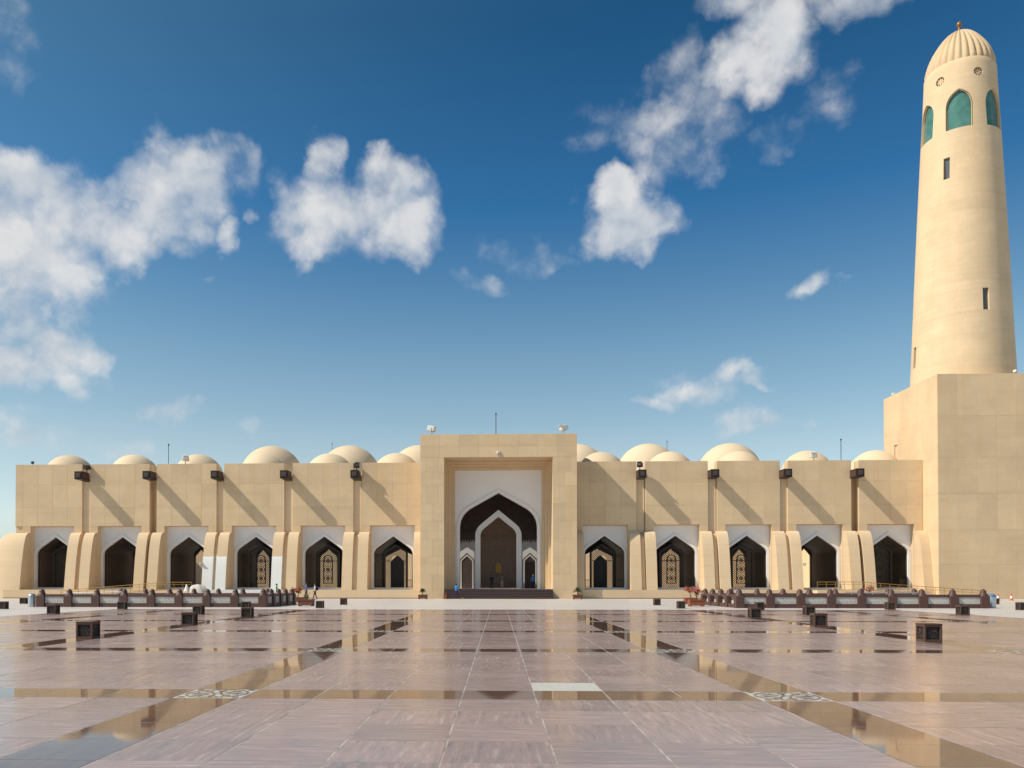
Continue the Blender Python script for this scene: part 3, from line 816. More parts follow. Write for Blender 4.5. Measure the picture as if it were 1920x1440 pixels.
# doors and pale screens seen through the side arches
for sg in (-1, 1):
    mb = MB((0, PF, 0)); dc = full_arch(arch_shape(.70, 1.0, 4.6, 5.4))
    mb.prism(list(reversed(shift(dc, sg*4.2))), 111.0, 111.2); mb.ribbon(shift(offset_curve(dc, .18), sg*4.2), shift(offset_curve(dc, .32), sg*4.2), 110.9, 111.2)
    mb.build('side_door', M['timber'], pt)
    mb = MB((0, PF, 0)); x0, x1 = sorted((sg*2.9, sg*6.5)); mb.box(x0, x1, 111.9, 112.2, 1.0, 8.6); mb.build('court_screen', M['white'], pt)

# ------------------------------------------------------------------ courtyard and prayer hall
g = MB(); g.box(-57, 48, W+9.62, 134, -.02, 1.0); struct(g.build('courtyard_floor', M['court']))
ph = tag(empty('prayer_hall', (0, 134, 0)), 'large sandstone prayer hall behind the portal with six big domes', 'building')
mb = MB((0, 134, 0))
mb.box(-57, -4.2, 134, 172, 0, 19.9); mb.box(4.2, 48, 134, 172, 0, 19.9); mb.box(-4.2, 4.2, 134, 172, 13.2, 19.9)
mb.build('hall_block', M['stone_plain'], ph)
for x in (-57.0, 47.6):
    mb = MB((0, 134, 0)); mb.box(x-.3, x+.3, W+9.65, 133.98, 1.0, 13.0); mb.build('court_side_wall', M['stone_plain'], ph)
mb = MB((0, 134, 0)); mb.box(-4.2, 4.2, 146, 146.4, 1, 13.2); mb.box(-4.2, 4.2, 145.6, 146, 9.8, 10.1); mb.box(-4.2, 4.2, 145.7, 146, 7.4, 7.8); mb.box(-4.2, 4.2, 145.8, 146, 6.3, 6.5); mb.box(-4.2, 4.2, 134, 146, .9, 1.05)
for s in (-1, 1): mb.ribbon(shift(full_arch(arch_shape(.55, 1.05, 2.3, 2.9)), s*1.9), shift(offset_curve(full_arch(arch_shape(.55, 1.05, 2.3, 2.9)), .15), s*1.9), 145.85, 146)
mb.build('hall_niche', M['hallshade'], ph)
mb = MB((0, 134, 0)); c_ = full_arch(arch_shape(.52, 3.7, 4.9, 5.5)); mb.prism(list(reversed(c_)), 145.7, 145.98); mb.build('gilded_plaque', M['plaque'], ph)
RD = 5.26
prof = [(RD*math.cos(t), 19.88+RD*math.sin(t)) for t in [math.pi/2*k/18 for k in range(18)]]+[(.02, 19.88+RD)]
mb = MB(); mb.lathe(prof, n=72, cap=False); BIG = mesh_of(mb, 'dome', M['dome'])
for x in (-38.48, -25.2, -13.2, 13.15, 25.0, 38.46): link('dome', BIG, ph, (x, 6.0, 0))

# ------------------------------------------------------------------ the minaret
MX, MY = 54.62, 99.8
mn = tag(empty('minaret', (MX, MY, 0)), 'tall round sandstone minaret with ribbed dome on a square base', 'minaret')
BX0, BX1, BY0, BY1, BT = 48.42, 61.2, PF, 106.2, 24.85
mb = MB((MX, MY, 0)); mb.box(BX0+.13, BX1, BY0+.13, BY1, 0, BT-.02); mb.build('base_core', M['stone_plain'], mn)
bz = [0, 3.8, 7.6, 11.6, 15.6, 20.2, BT]
for r in range(6):
    for k in range(6):
        a = BX0+(BX1-BX0)*k/6; panel(mn, a, a+(BX1-BX0)/6, BY0, bz[r], bz[r+1], MX, MY)
        a = BY0+.13+(BY1-BY0-.13)*k/6; b_ = BY0+.13+(BY1-BY0-.13)*(k+1)/6
        if r == 4 and k == 4: 
            panel(mn, a, a+.7, BX0, bz[r], bz[r+1], MX, MY, axis='x'); panel(mn, b_-.6, b_, BX0, bz[r], bz[r+1], MX, MY, axis='x')
            panel(mn, a+.7, b_-.6, BX0, 18.6, bz[r+1], MX, MY, axis='x'); panel(mn, a+.7, b_-.6, BX0, bz[r], 16.3, MX, MY, axis='x')
            continue
        panel(mn, a, b_, BX0, bz[r], bz[r+1], MX, MY, axis='x')
PROFM = [(5.46, 24.6), (5.42, 26), (5.15, 32), (4.80, 40.2), (4.42, 48), (4.17, 53), (3.95, 57), (3.76, 61.2), (3.74, 61.75), (3.62, 61.95)]
def rad_at(z):
    for (r0, z0), (r1, z1) in zip(PROFM, PROFM[1:]):
        if z0 <= z <= z1: return r0+(r1-r0)*(z-z0)/(z1-z0)
    return PROFM[-1][0]
n = 120
prof = []
for (r0, z0), (r1, z1) in zip(PROFM, PROFM[1:]):
    k = max(1, int((z1-z0)/2.2))
    for j in range(k): prof.append((r0+(r1-r0)*j/k, z0+(z1-z0)*j/k))
prof.append(PROFM[-1])
mb = MB(); mb.lathe(prof, n=n, mat=0)
shaft = mb.build('shaft', M['minaret'], None, weld=True)
cut = MB()
def radial(poly, ang, r0, r1, mb, mat=0):
    ca, sa = math.cos(ang), math.sin(ang)
    T = lambda p, r: (r*ca-p[0]*sa, r*sa+p[0]*ca, p[1])
    m_ = len(poly)
    for k in range(m_):
        a, b_ = poly[k], poly[(k+1) % m_]; mb.poly([T(a, r0), T(a, r1), T(b_, r1), T(b_, r0)], mat)
    mb.poly([T(p, r1) for p in poly], mat); mb.poly([T(p, r0) for p in reversed(poly)], mat)
WIN = list(reversed(full_arch([(1.33, 53.75), (1.33, 56.35), (1.30, 56.75), (1.22, 57.1), (1.09, 57.42), (.92, 57.69), (.70, 57.93), (.45, 58.12), (.2, 58.26), (0, 58.36)])))
for k in range(6): radial(WIN, rad(60*k), 3.2, 6, cut)
CIRC = [(.50*math.cos(2*math.pi*k/20), 60.05+.50*math.sin(2*math.pi*k/20)) for k in range(20)]
for k in range(6): radial(CIRC, rad(60*k+30), 3.45, 6, cut)
SLITS = ((-137, 49.35), (-91, 33.6), (176, 28.45), (40, 40), (-30, 46))
for a, z in SLITS: radial([(-.33, z-1.25), (.33, z-1.25), (.33, z+1.25), (-.33, z+1.25)], rad(a), rad_at(z)-.45, 8, cut)
co = cut.build('cutter', M['minaret'], None, weld=True)
bo = shaft.modifiers.new('openings', 'BOOLEAN'); bo.operation = 'DIFFERENCE'; bo.object = co; bo.solver = 'EXACT'
dg = bpy.context.evaluated_depsgraph_get()
me = bpy.data.meshes.new_from_object(shaft.evaluated_get(dg))
bpy.data.objects.remove(shaft); bpy.data.objects.remove(co)
me.polygons.foreach_set('use_smooth', [True]*len(me.polygons)); me.set_sharp_from_angle(angle=rad(30))
uvl = me.uv_layers.get('UVMap') or me.uv_layers.new(name='UVMap')
for p in me.polygons:
    a0 = math.atan2(p.center.y, p.center.x)
    for li in p.loop_indices:
        v = me.vertices[me.loops[li].vertex_index].co; a = math.atan2(v.y, v.x)
        while a-a0 > math.pi: a -= 2*math.pi
        while a-a0 < -math.pi: a += 2*math.pi
        uvl.data[li].uv = (a*5.09, v.z)
me.name = 'shaft'
sh = link('shaft', me, mn)
for k in range(6):
    a0 = rad(60*k); rr = 3.72
    mb = MB(); rows = []
    for z in (53.6, 56, 58.5):
        rows.append([((rad_at(z)-.33)*math.cos(a0+rad(t)), (rad_at(z)-.33)*math.sin(a0+rad(t)), z) for t in range(-22, 23, 4)])
    mb.grid(rows, 0, True); mb.build('window_pane', M['teal'], mn)
    mb = MB(); c_ = offset_curve(list(reversed(WIN)), -.01); ci = offset_curve(list(reversed(WIN)), -.09)
    ca, sa = math.cos(a0), math.sin(a0)
    for q in range(len(c_)-1):
        pts = []
        for p in (ci[q], c_[q], c_[q+1], ci[q+1]):
            al = math.asin(max(-1, min(1, p[0]/rad_at(p[1])))); r_ = rad_at(p[1])-.20; pts.append((r_*math.cos(a0+al), r_*math.sin(a0+al), p[1]))
        mb.poly(pts)
    mb.build('window_frame', M['stone_plain'], mn)
    mb = MB(); aa = rad(60*k+30); ca, sa = math.cos(aa), math.sin(aa); r_ = rad_at(60)-.14
    T = lambda x, z, d=0: ((r_-d)*ca-x*sa, (r_-d)*sa+x*ca, 60.05+z)
    mb.poly([T(.5*math.cos(t), .5*math.sin(t), .08) for t in [2*math.pi*j/16 for j in range(16)]], 0)
    for j in range(8):
        t = j*math.pi/4; d = .07
        for (r0, r1, w0, w1) in ((.0, .28, .02, .09), (.28, .46, .09, .02)):
            q = [(r0, -w0), (r1, -w1), (r1, w1), (r0, w0)]
            mb.poly([T(x*math.cos(t)-y*math.sin(t), x*math.sin(t)+y*math.cos(t)) for x, y in q], 1)
    mb.build('star_grille', [M['grille'], M['stone_plain']], mn)
for a, z in SLITS:
    mb = MB(); radial([(-.32, z-1.24), (.32, z-1.24), (.32, z+1.24), (-.32, z+1.24)], rad(a), rad_at(z)-.44, rad_at(z)-.30, mb); mb.build('slit_pane', M['slit'], mn)
# ribbed dome
DP = [(3.50, 61.3), (3.52, 61.9), (3.46, 62.4), (3.28, 63.15), (3.02, 63.85), (2.68, 64.55), (2.28, 65.2), (1.80, 65.85), (1.30, 66.4), (.80, 66.8), (.35, 67.05), (.12, 67.12)]
NR = 30; sub = 8; rows = []
for i, (r, z) in enumerate(DP):
    amp = .24*min(1, (i)/2.0)*min(1, r/1.2) if i else 0.0
    rows.append([((r+amp*(abs(math.cos(math.pi*j/sub))**1.0-.0)*1.0-.02)*math.cos(2*math.pi*j/(sub*NR)), (r+amp*abs(math.cos(math.pi*j/sub))-.02)*math.sin(2*math.pi*j/(sub*NR)), z) for j in range(sub*NR)])
mb = MB(); mb.grid(rows, 0, True, True); mb.build('ribbed_dome', M['minaret'], mn)
for v in []: pass
mb = MB(); mb.lathe([(.10, 67.0), (.16, 67.15), (.12, 67.45), (.10, 67.62), (.26, 67.75), (.32, 67.95), (.27, 68.12), (.15, 68.25), (.04, 68.34), (.01, 68.42)], n=16); mb.build('finial', M['brass'], mn)

# ------------------------------------------------------------------ lamps on the walls
def flood():
    t = empty('wall_floodlight', (0, 0, 0))
    mb = MB()
    a, b, y0 = .46, .36, -1.70
    mb.box(-a, a, y0, y0+.1, -a, a); mb.box(-a, -b, y0+.1, .05, -a, a); mb.box(b, a, y0+.1, .05, -a, a)
    mb.box(-b, b, y0+.1, .05, -a, -b); mb.box(-b, b, y0+.1, -.6, b, a); mb.box(-b, b, -.25, .05, b, a)
    mb.build('housing', M['iron'], t)
    mb = MB(); mb.box(-.38, .38, y0-.06, y0-.001, -.36, .36, 0); mb.build('front_grille', M['iron'], t)
    mb = MB(); mb.bbox(-.24, .24, y0-.10, y0-.065, -.24, .24, .01); mb.box(-.26, .26, y0-.12, y0-.10, -.02, .02); mb.box(-.02, .02, y0-.125, y0-.102, -.25, .25)
    o = mb.build('lens', M['grille'], t)
    for s in (-1, 1):
        mb = MB()
        for k in range(3): mb.box(s*a-.02*(s < 0), s*a+.02*(s > 0), -1.5+.50*k, -1.5+.50*k+.38, -.28, .28)
        mb.build('side_grille', M['granite'], t)
    mb = MB(); mb.box(-.08, .08, .05, .235, -.3, .3); mb.build('bracket', M['iron'], t)
    return t
fl0 = flood()
ordn = ['leftmost', 'second from the left', 'third from the left', 'second from the portal', 'nearest the portal']
LX = [-48.81, -40.75, -32.73, -24.63, -16.46]; RX = [16.46, 24.65, 32.78, 40.8]
for i, x in enumerate(LX):
    o = fl0 if i == 0 else copy_tree(fl0); o.location = (x-.1, W, 14.33)
    tag(o, f'brown box floodlight jutting from the left wing, {ordn[i]}', 'floodlight', 'box floodlights along the wings')
for i, x in enumerate(RX):
    o = copy_tree(fl0); o.location = (x-.1, W, 14.2)
    tag(o, f'brown box floodlight jutting from the right wing, {["nearest the portal","second from the portal","third from the portal","nearest the minaret"][i]}', 'floodlight', 'box floodlights along the wings')
def spot(name, mats, loc, rz, pitch, label, s=1.0, g='projectors on the roofs'):
    t = tag(empty(name, loc, rz), label, 'projector', g)
    mb = MB(); mb.box(-.05*s, .05*s, -.05*s, .05*s, 0, .38*s); mb.box(-.36*s, -.31*s, -.05*s, .05*s, .34*s, .74*s); mb.box(.31*s, .36*s, -.05*s, .05*s, .34*s, .74*s); mb.box(-.36*s, .36*s, -.05*s, .05*s, .34*s, .39*s)
    mb.build('yoke', mats[1], t)
    mb = MB(); mb.bbox(-.29*s, .29*s, -.36*s, .40*s, -.26*s, .26*s, .05*s); mb.box(-.20*s, .20*s, -.41*s, -.36*s, -.16*s, .16*s, 1); mb.box(-.33*s, .33*s, -.52*s, -.30*s, .262*s, .29*s)
    o = mb.build('lamp_head', mats, t, (0, 0, .68*s)); o.rotation_euler = (pitch, 0, 0)
WF = [M['fixture'], M['fixture']]; DF = [M['iron'], M['lens']]
spot('roof_projector', WF, (-7.55, PF+.5, PT), rad(75), rad(14), 'white projector on the left end of the portal roof', 1.1)
spot('roof_projector', WF, (7.35, PF+.5, PT), rad(-60), rad(14), 'white projector on the right end of the portal roof', 1.1)
spot('roof_projector', WF, (-37.1, W+.5, WTOP), rad(25), rad(16), 'white projector on the left wing beside its third dome', 1.15)
spot('roof_projector', WF, (36.35, W+.5, WTOP), rad(-15), rad(16), 'white projector on the right wing before its fourth dome', 1.1)
spot('small_projector', DF, (-55.6, W+.5, WTOP), rad(60), 0, 'small dark lamp on the far left corner of the wing roof', .45)
spot('small_projector', DF, (-16.5, W-.6, 14.83), rad(30), 0, 'dark projector on top of the box light left of the portal', .95)
spot('small_projector', DF, (16.2, W-.9, 14.7), rad(-20), 0, 'dark projector on top of the box light right of the portal', .95)
spot('small_projector', DF, (-48.6, W-.3, 14.83), rad(-90), 0, 'dark lamp above the leftmost box light', .9)
spot('small_projector', WF, (57.1, PF+.4, BT), rad(20), 0, 'pale lamp on the minaret base, left of two', .5)
spot('small_projector', WF, (59.5, PF+.4, BT), rad(-20), 0, 'pale lamp on the minaret base, right of two', .6)
spot('small_projector', WF, (48.9, 104.6, BT), rad(90), 0, 'pale lamp on the far corner of the minaret base', .5)
spot('small_projector', WF, (34.50, W-1.62, 3.6), 0, 0, 'small white lamp fixed beside the fourth right window', .42)
spot('small_projector', WF, (-36.75+2.45, W-1.95, 3.75), 0, 0, 'small white lamp fixed beside the third left window', .45)
def rod(x, y, z0, z1, label, r=.035):
    t = tag(empty('lightning_rod', (x, y, z0)), label, 'lightning rod', 'lightning rods on the roofs')
    mb = MB(); mb.tube((0, 0, -.02), (0, 0, z1-z0), r, 6); mb.build('mast', M['iron'], t)
    mb = MB(); mb.lathe([(.03, -.12), (.09, -.04), (.09, .04), (.01, .16)], n=8); mb.build('tip', M['iron'], t, (0, 0, z1-z0))
    mb = MB(); mb.lathe([(.14, 0), (.14, .05), (.05, .09)], n=8); mb.build('foot', M['iron'], t)
rod(-39.17, W+.6, WTOP-.02, 18.2, 'thin dark lightning rod on the left wing roof')
rod(-.27, PF+.6, PT-.01, 20.9, 'thin dark lightning rod on top of the portal', .04)
rod(39.5, W+.6, WTOP-.02, 18.3, 'thin dark lightning rod on the right wing roof')
rod(-28.2, 140.0, 19.9, 25.5, 'faint lightning rod behind a big dome on the left', .03)
rod(28.2, 140.0, 19.9, 25.5, 'faint lightning rod behind a big dome on the right', .03)

# ------------------------------------------------------------------ cube lights on the court
def cube():
    t = empty('cube_light', (0, 0, 0)); S = .24; H = .455
    mb = MB(); p = .055
    for sx_ in (-1, 1):
        for sy_ in (-1, 1):
            x0, x1 = sorted((sx_*S, sx_*(S-p))); y0, y1 = sorted((sy_*S, sy_*(S-p))); mb.bbox(x0, x1, y0, y1, 0, H, .006)
    for s in (-1, 1):
        y0, y1 = sorted((s*S, s*(S-p)))
        for z0 in (0.0, H-p): mb.box(-S+p, S-p, y0+.002, y1-.002, z0+.001, z0+p-.001)
        for z0 in (0.0, H-p): mb.box(y0+.002, y1-.002, -S+p, S-p, z0+.001, z0+p-.001)
    mb.build('frame', M['cubestone'], t)
    mb = MB(); mb.bbox(-S-.008, S+.008, -S-.008, S+.008, H+.001, H+.03, .008); mb.build('top_slab', M['cubestone'], t)
    mb = MB(); mb.box(-S+.045, S-.045, -S+.045, S-.045, .01, H-.01); mb.build('lamp_box', M['bronze'], t)
    for k in range(4):
        mb = MB(); q = S-.06
        vring2 = lambda r0, r1, n=18: [mb.poly([(r*math.cos(a), -S+.035, H/2+r*math.sin(a)) for r, a in ((r0, 2*math.pi*j/n), (r1, 2*math.pi*j/n), (r1, 2*math.pi*(j+1)/n), (r0, 2*math.pi*(j+1)/n))]) for j in range(n)]
        vring2(.105, .125); vring2(.045, .06)
        for j in range(8):
            a = j*math.pi/4; mb.tube((.05*math.cos(a), -S+.036, H/2+.05*math.sin(a)), (.17*math.cos(a), -S+.036, H/2+.17*math.sin(a)), .008, 3)
        o = mb.build('pierced_grille', M['grille'], t); o.rotation_euler = (0, 0, k*math.pi/2)
    return t
cu0 = cube()
CU = [(-11.85,23.65,'nearest one of the left inner row'),(-11.87,31.6,'second one of the left inner row'),(-11.75,38.6,'third one of the left inner row'),(-11.8,54.7,'fourth one of the left inner row, on white paving'),(-12.0,64.2,'farthest one of the left inner row'),
      (-15.6,42.8,'nearer of two before the left balustrade corner'),(-16.0,52.3,'farther of two before the left balustrade corner'),(-23.8,43.7,'before the middle of the left balustrade, nearer one'),(-23.95,52.2,'before the middle of the left balustrade, farther one'),(-31.6,52.0,'alone at the left edge of the picture'),(-38.9,66.9,'beyond the left balustrade, beside the bin'),
      (11.75,23.2,'nearest one of the right inner row'),(11.85,31.3,'second one of the right inner row'),(11.72,38.6,'third one of the right inner row'),(11.9,54.8,'fourth one of the right inner row, on white paving'),(12.05,63.8,'farthest one of the right inner row'),
      (15.65,42.6,'nearer of two before the right balustrade corner'),(16.0,51.7,'farther of two before the right balustrade corner'),(23.9,43.8,'before the right balustrade near its far end, nearer one'),(24.2,52.4,'before the middle of the right balustrade, farther one'),(31.9,52.0,'alone at the right edge of the picture'),(39.5,67.8,'beyond the right balustrade, beside the traffic cones')]
for i, (x, y, l) in enumerate(CU):
    o = cu0 if i == 0 else copy_tree(cu0); o.location = (x, y, .001)
    o.rotation_euler = (0, 0, R.uniform(-.03, .03))
    tag(o, 'brown stone cube light, '+l, 'cube light', 'stone cube lights standing on the court')

# ------------------------------------------------------------------ balustrades round the stair wells
def post_mesh():
    mb = MB(); h = .285
    mb.bbox(-h, h, -h, h, 0, .80, .02)
    rows = []
    for z, k in ((.80, .265), (.86, .262), (.93, .235), (.985, .20), (1.0, .20)):
        ring_ = []
        for j in range(16):
            a = 2*math.pi*(j+.5)/16; c_, s_ = math.cos(a), math.sin(a); m_ = max(abs(c_), abs(s_)); t = min(1, (z-.80)/.2)
            q = (1-t)/m_+t*1.0; ring_.append((k*c_*q, k*s_*q, z))
        rows.append(ring_)
    for z, r in ((1.01, .185), (1.06, .19), (1.12, .18), (1.18, .145), (1.235, .09), (1.265, .035), (1.275, .005)):
        rows.append([(r*math.cos(2*math.pi*(j+.5)/16), r*math.sin(2*math.pi*(j+.5)/16), z) for j in range(16)])
    mb.grid(rows, 0, True, True)
    return mesh_of(mb, 'post', M['granite'])
POST = post_mesh()
def span_meshes(L_):
    h = L_/2-.286
    mb = MB(); mb.bbox(-h, h, -.16, .16, .715, .90, .02); rail = mesh_of(mb, 'top_rail', M['granite'])
    mb = MB(); mb.bbox(-h, h, -.20, .20, 0, .275, .015); base = mesh_of(mb, 'base_course', M['granite'])
    mb = MB(); z0, z1 = .277, .713
    mb.box(-h, h, -.05, .05, z0, z0+.05); mb.box(-h, h, -.05, .05, z1-.05, z1)
    nx = max(4, int(2*h/.105)); 
    for k in range(nx+1):
        x = -h+.02+(2*h-.04)*k/nx; mb.box(x-.026, x+.026, -.035, .035, z0+.05, z1-.05)
    for k in range(1, 4): mb.box(-h, h, -.03, .03, z0+.05+(z1-z0-.1)*k/4-.024, z0+.05+(z1-z0-.1)*k/4+.024)
    for k in range(nx):
        for j in range(4):
            if (k+j) % 3 == 0:
                xm = -h+.02+(2*h-.04)*(k+.5)/nx; zm = z0+.05+(z1-z0-.1)*(j+.5)/4; mb.box(xm-.03, xm+.03, -.025, .025, zm-.025, zm+.025)
    mb.v = [(x, y-.09, z) for x, y, z in mb.v]
    return rail, base, mesh_of(mb, 'lattice_panel', M['lattice'])
SPANS = {}
def balustrade(label, front, side, back, loc):
    t = tag(empty('balustrade', (loc[0], loc[1], 0)), label, 'balustrade', 'balustrades round the stair openings')
    def run(pts, skipfirst=False):
        for i, p in enumerate(pts):
            if not (skipfirst and i == 0): link('post', POST, t, (p[0]-loc[0], p[1]-loc[1], 0))
            if i:
                q = pts[i-1]; L_ = math.hypot(p[0]-q[0], p[1]-q[1]); k = round(L_, 2)
                if k not in SPANS: SPANS[k] = span_meshes(L_)
                rz = math.atan2(p[1]-q[1], p[0]-q[0])
                if abs(rz) > 1.6: rz += math.pi
                c_ = ((p[0]+q[0])/2-loc[0], (p[1]+q[1])/2-loc[1], 0)
                for nme, me_ in zip(('top_rail', 'base_course', 'lattice_panel'), SPANS[k]): link(nme, me_, t, c_, rz)
    run(front); run(side, True); run(back, True)
    return t
sp = 1.958
fr = [(-31.97+sp*k, 57.2) for k in range(9)]; cx0 = fr[-1][0]
balustrade('dark brown stone balustrade with white lattice panels on the left of the plaza', fr, [(cx0, 57.2+2.0*k) for k in range(5)], [(cx0-sp*k, 65.2) for k in range(8)], (-24.1, 61.2))
fr = [(16.03+1.99*k, 56.1) for k in range(9)]
balustrade('dark brown stone balustrade with white lattice panels on the right of the plaza', fr, [(16.03, 56.1+2.28*k) for k in range(5)], [(16.03+1.99*k, 65.22) for k in range(9)], (24.0, 60.6))
# bins and stair handrails beside the balustrades
def bin_(loc, cap, label):
    t = tag(empty('litter_bin', loc), label, 'bin')
    mb = MB(); mb.lathe([(.24, 0), (.25, .05), (.25, .74), (.235, .78)], n=20); mb.build('body', M['steel'], t)
    mb = MB(); mb.lathe([(.255, .745), (.255, .80), (.21, .88), (.11, .93), (.01, .945)], n=20); mb.build('lid', cap, t)
bin_((-32.75, 57.3, 0), M['steel'], 'steel cylinder bin at the left end of the left balustrade')
bin_((32.85, 56.7, 0), M['bluecap'], 'steel cylinder bin with blue lid right of the right balustrade')
def handrail(loc, L_, z0, z1, label, rz=0):
    t = tag(empty('stair_handrail', loc, rz), label, 'handrail', 'steel handrails of the stairs')
    mb = MB(); mb.tube((-L_/2, 0, z0), (L_/2, 0, z1), .035, 8); mb.tube((-L_/2, 0, z0-.35), (L_/2, 0, z1-.35), .02, 6); mb.build('rail', M['steel'], t)
    mb = MB()
    for k in range(4):
        x = -L_/2+L_*(k+.3)/4; mb.tube((x, 0, 0), (x, 0, z0+(z1-z0)*(x+L_/2)/L_), .022, 6)
    mb.build('uprights', M['steel'], t)
handrail((-30.2, 61, 0), 4.4, .93, 1.02, 'steel handrail inside the left balustrade')
handrail((28.0, 61, 0), 6.0, 1.0, .98, 'steel handrail inside the right balustrade')

# ------------------------------------------------------------------ ramps with gilded railings
def ramp(label, x0, x1, x2, y, h, sgn):
    """x0 foot, x1 head of the slope, x2 end of the landing"""
    t = tag(empty('access_ramp', (x1, y, 0)), label, 'ramp', 'ramps along the foot of the wings')
    mb = MB((x1, y, 0)); poly = [(x0, 0), (x2, 0), (x2, h), (x1, h), (x0, .02)]
    if sgn < 0: poly.reverse()
    mb.prism(poly, y, y+1.3); mb.build('ramp_slab', M['stone_plain'], t, recalc=True)
    hh = lambda x: h*max(0, min(1, (x-x0)/(x1-x0)))
    for yy in (y+.05,):
        for dz, r in ((.92, .030), (.66, .018), (.12, .018)):
            mb = MB((x1, y, 0)); mb.tube((x0, yy, dz), (x1, yy, h+dz), r, 6); mb.tube((x1, yy, h+dz), (x2, yy, h+dz), r, 6); mb.build('rail', M['gold'], t)
        n_ = int(abs(x2-x0)/.95)
        for k in range(n_+1):
            x = x0+(x2-x0)*k/n_; mb = MB((x1, y, 0)); mb.tube((x, yy, hh(x)), (x, yy, hh(x)+.92), .026, 6); mb.build('baluster', M['gold'], t)
ramp('ramp with gilded railing rising along the left wing', -49.6, -37.6, -34.6, 92.6, .93, 1)
ramp('ramp with gilded railing descending along the right wing', 52.4, 39.4, 34.9, 92.4, .95, -1)
# white tarpaulin heap on the left landing
t = tag(empty('tarpaulin_heap', (-33.6, 91.8, 0)), 'pale tarpaulin over stacked things before the third left buttress pair', 'tarpaulin')
mb = MB(); NU, NV = 22, 10; rows = []
for j in range(NV+1):
    row = []
    for i in range(NU):
        a = 2*math.pi*i/NU; tt = j/NV; rr = (1-tt**2.2)**.5 if tt < 1 else .02
        nse = 1+.10*math.sin(3*a+2*tt)+.07*math.sin(7*a+5*tt)
        row.append((1.25*rr*nse*math.copysign(abs(math.cos(a))**.7, math.cos(a)), .55*rr*nse*math.copysign(abs(math.sin(a))**.7, math.sin(a)), 1.62*tt+(.08*math.sin(4*a) if 0 < j < NV else 0)))
    rows.append(row)
mb.grid(rows, 0, True, True); mb.build('sheet', M['tarp'], t)
mb = MB(); mb.lathe([(.30, 0), (.26, .1), (.05, .75), (.02, .78)], n=12); o = mb.build('folded_corner', M['whitewash'], t, (-1.1, -.35, .86))

# ------------------------------------------------------------------ planters and plants
def planter(loc, w_, d_, h_, mat, label, cat='planter'):
    t = tag(empty('planter_box', loc), label, cat, 'planter boxes on the plaza')
    mb = MB(); b_ = .06
    mb.bbox(-w_/2, w_/2, -d_/2, -d_/2+b_, .06, h_, .012); mb.bbox(-w_/2, w_/2, d_/2-b_, d_/2, .06, h_, .012); mb.box(-w_/2, -w_/2+b_, -d_/2+b_, d_/2-b_, .06, h_); mb.box(w_/2-b_, w_/2, -d_/2+b_, d_/2-b_, .06, h_)
    mb.box(-w_/2+b_, w_/2-b_, -d_/2+b_, d_/2-b_, .06, .1); mb.build('box', mat, t)
    for e_ in (-1, 1):
        mb = MB(); mb.box(-w_/2-.03, w_/2+.03, e_*d_/2-.03, e_*d_/2+.03, h_-.09, h_+.01); mb.build('rim', mat, t)
    mb = MB(); mb.box(-w_/2+b_, w_/2-b_, -d_/2+b_, d_/2-b_, .1, h_-.05); mb.build('soil', M['soil'], t)
    mb = MB()
    for sx_ in (-1, 1):
        for sy_ in (-1, 1): mb.box(sx_*w_*.42-.05, sx_*w_*.42+.05, sy_*d_*.38-.05, sy_*d_*.38+.05, 0, .06)
    mb.build('feet', mat, t)
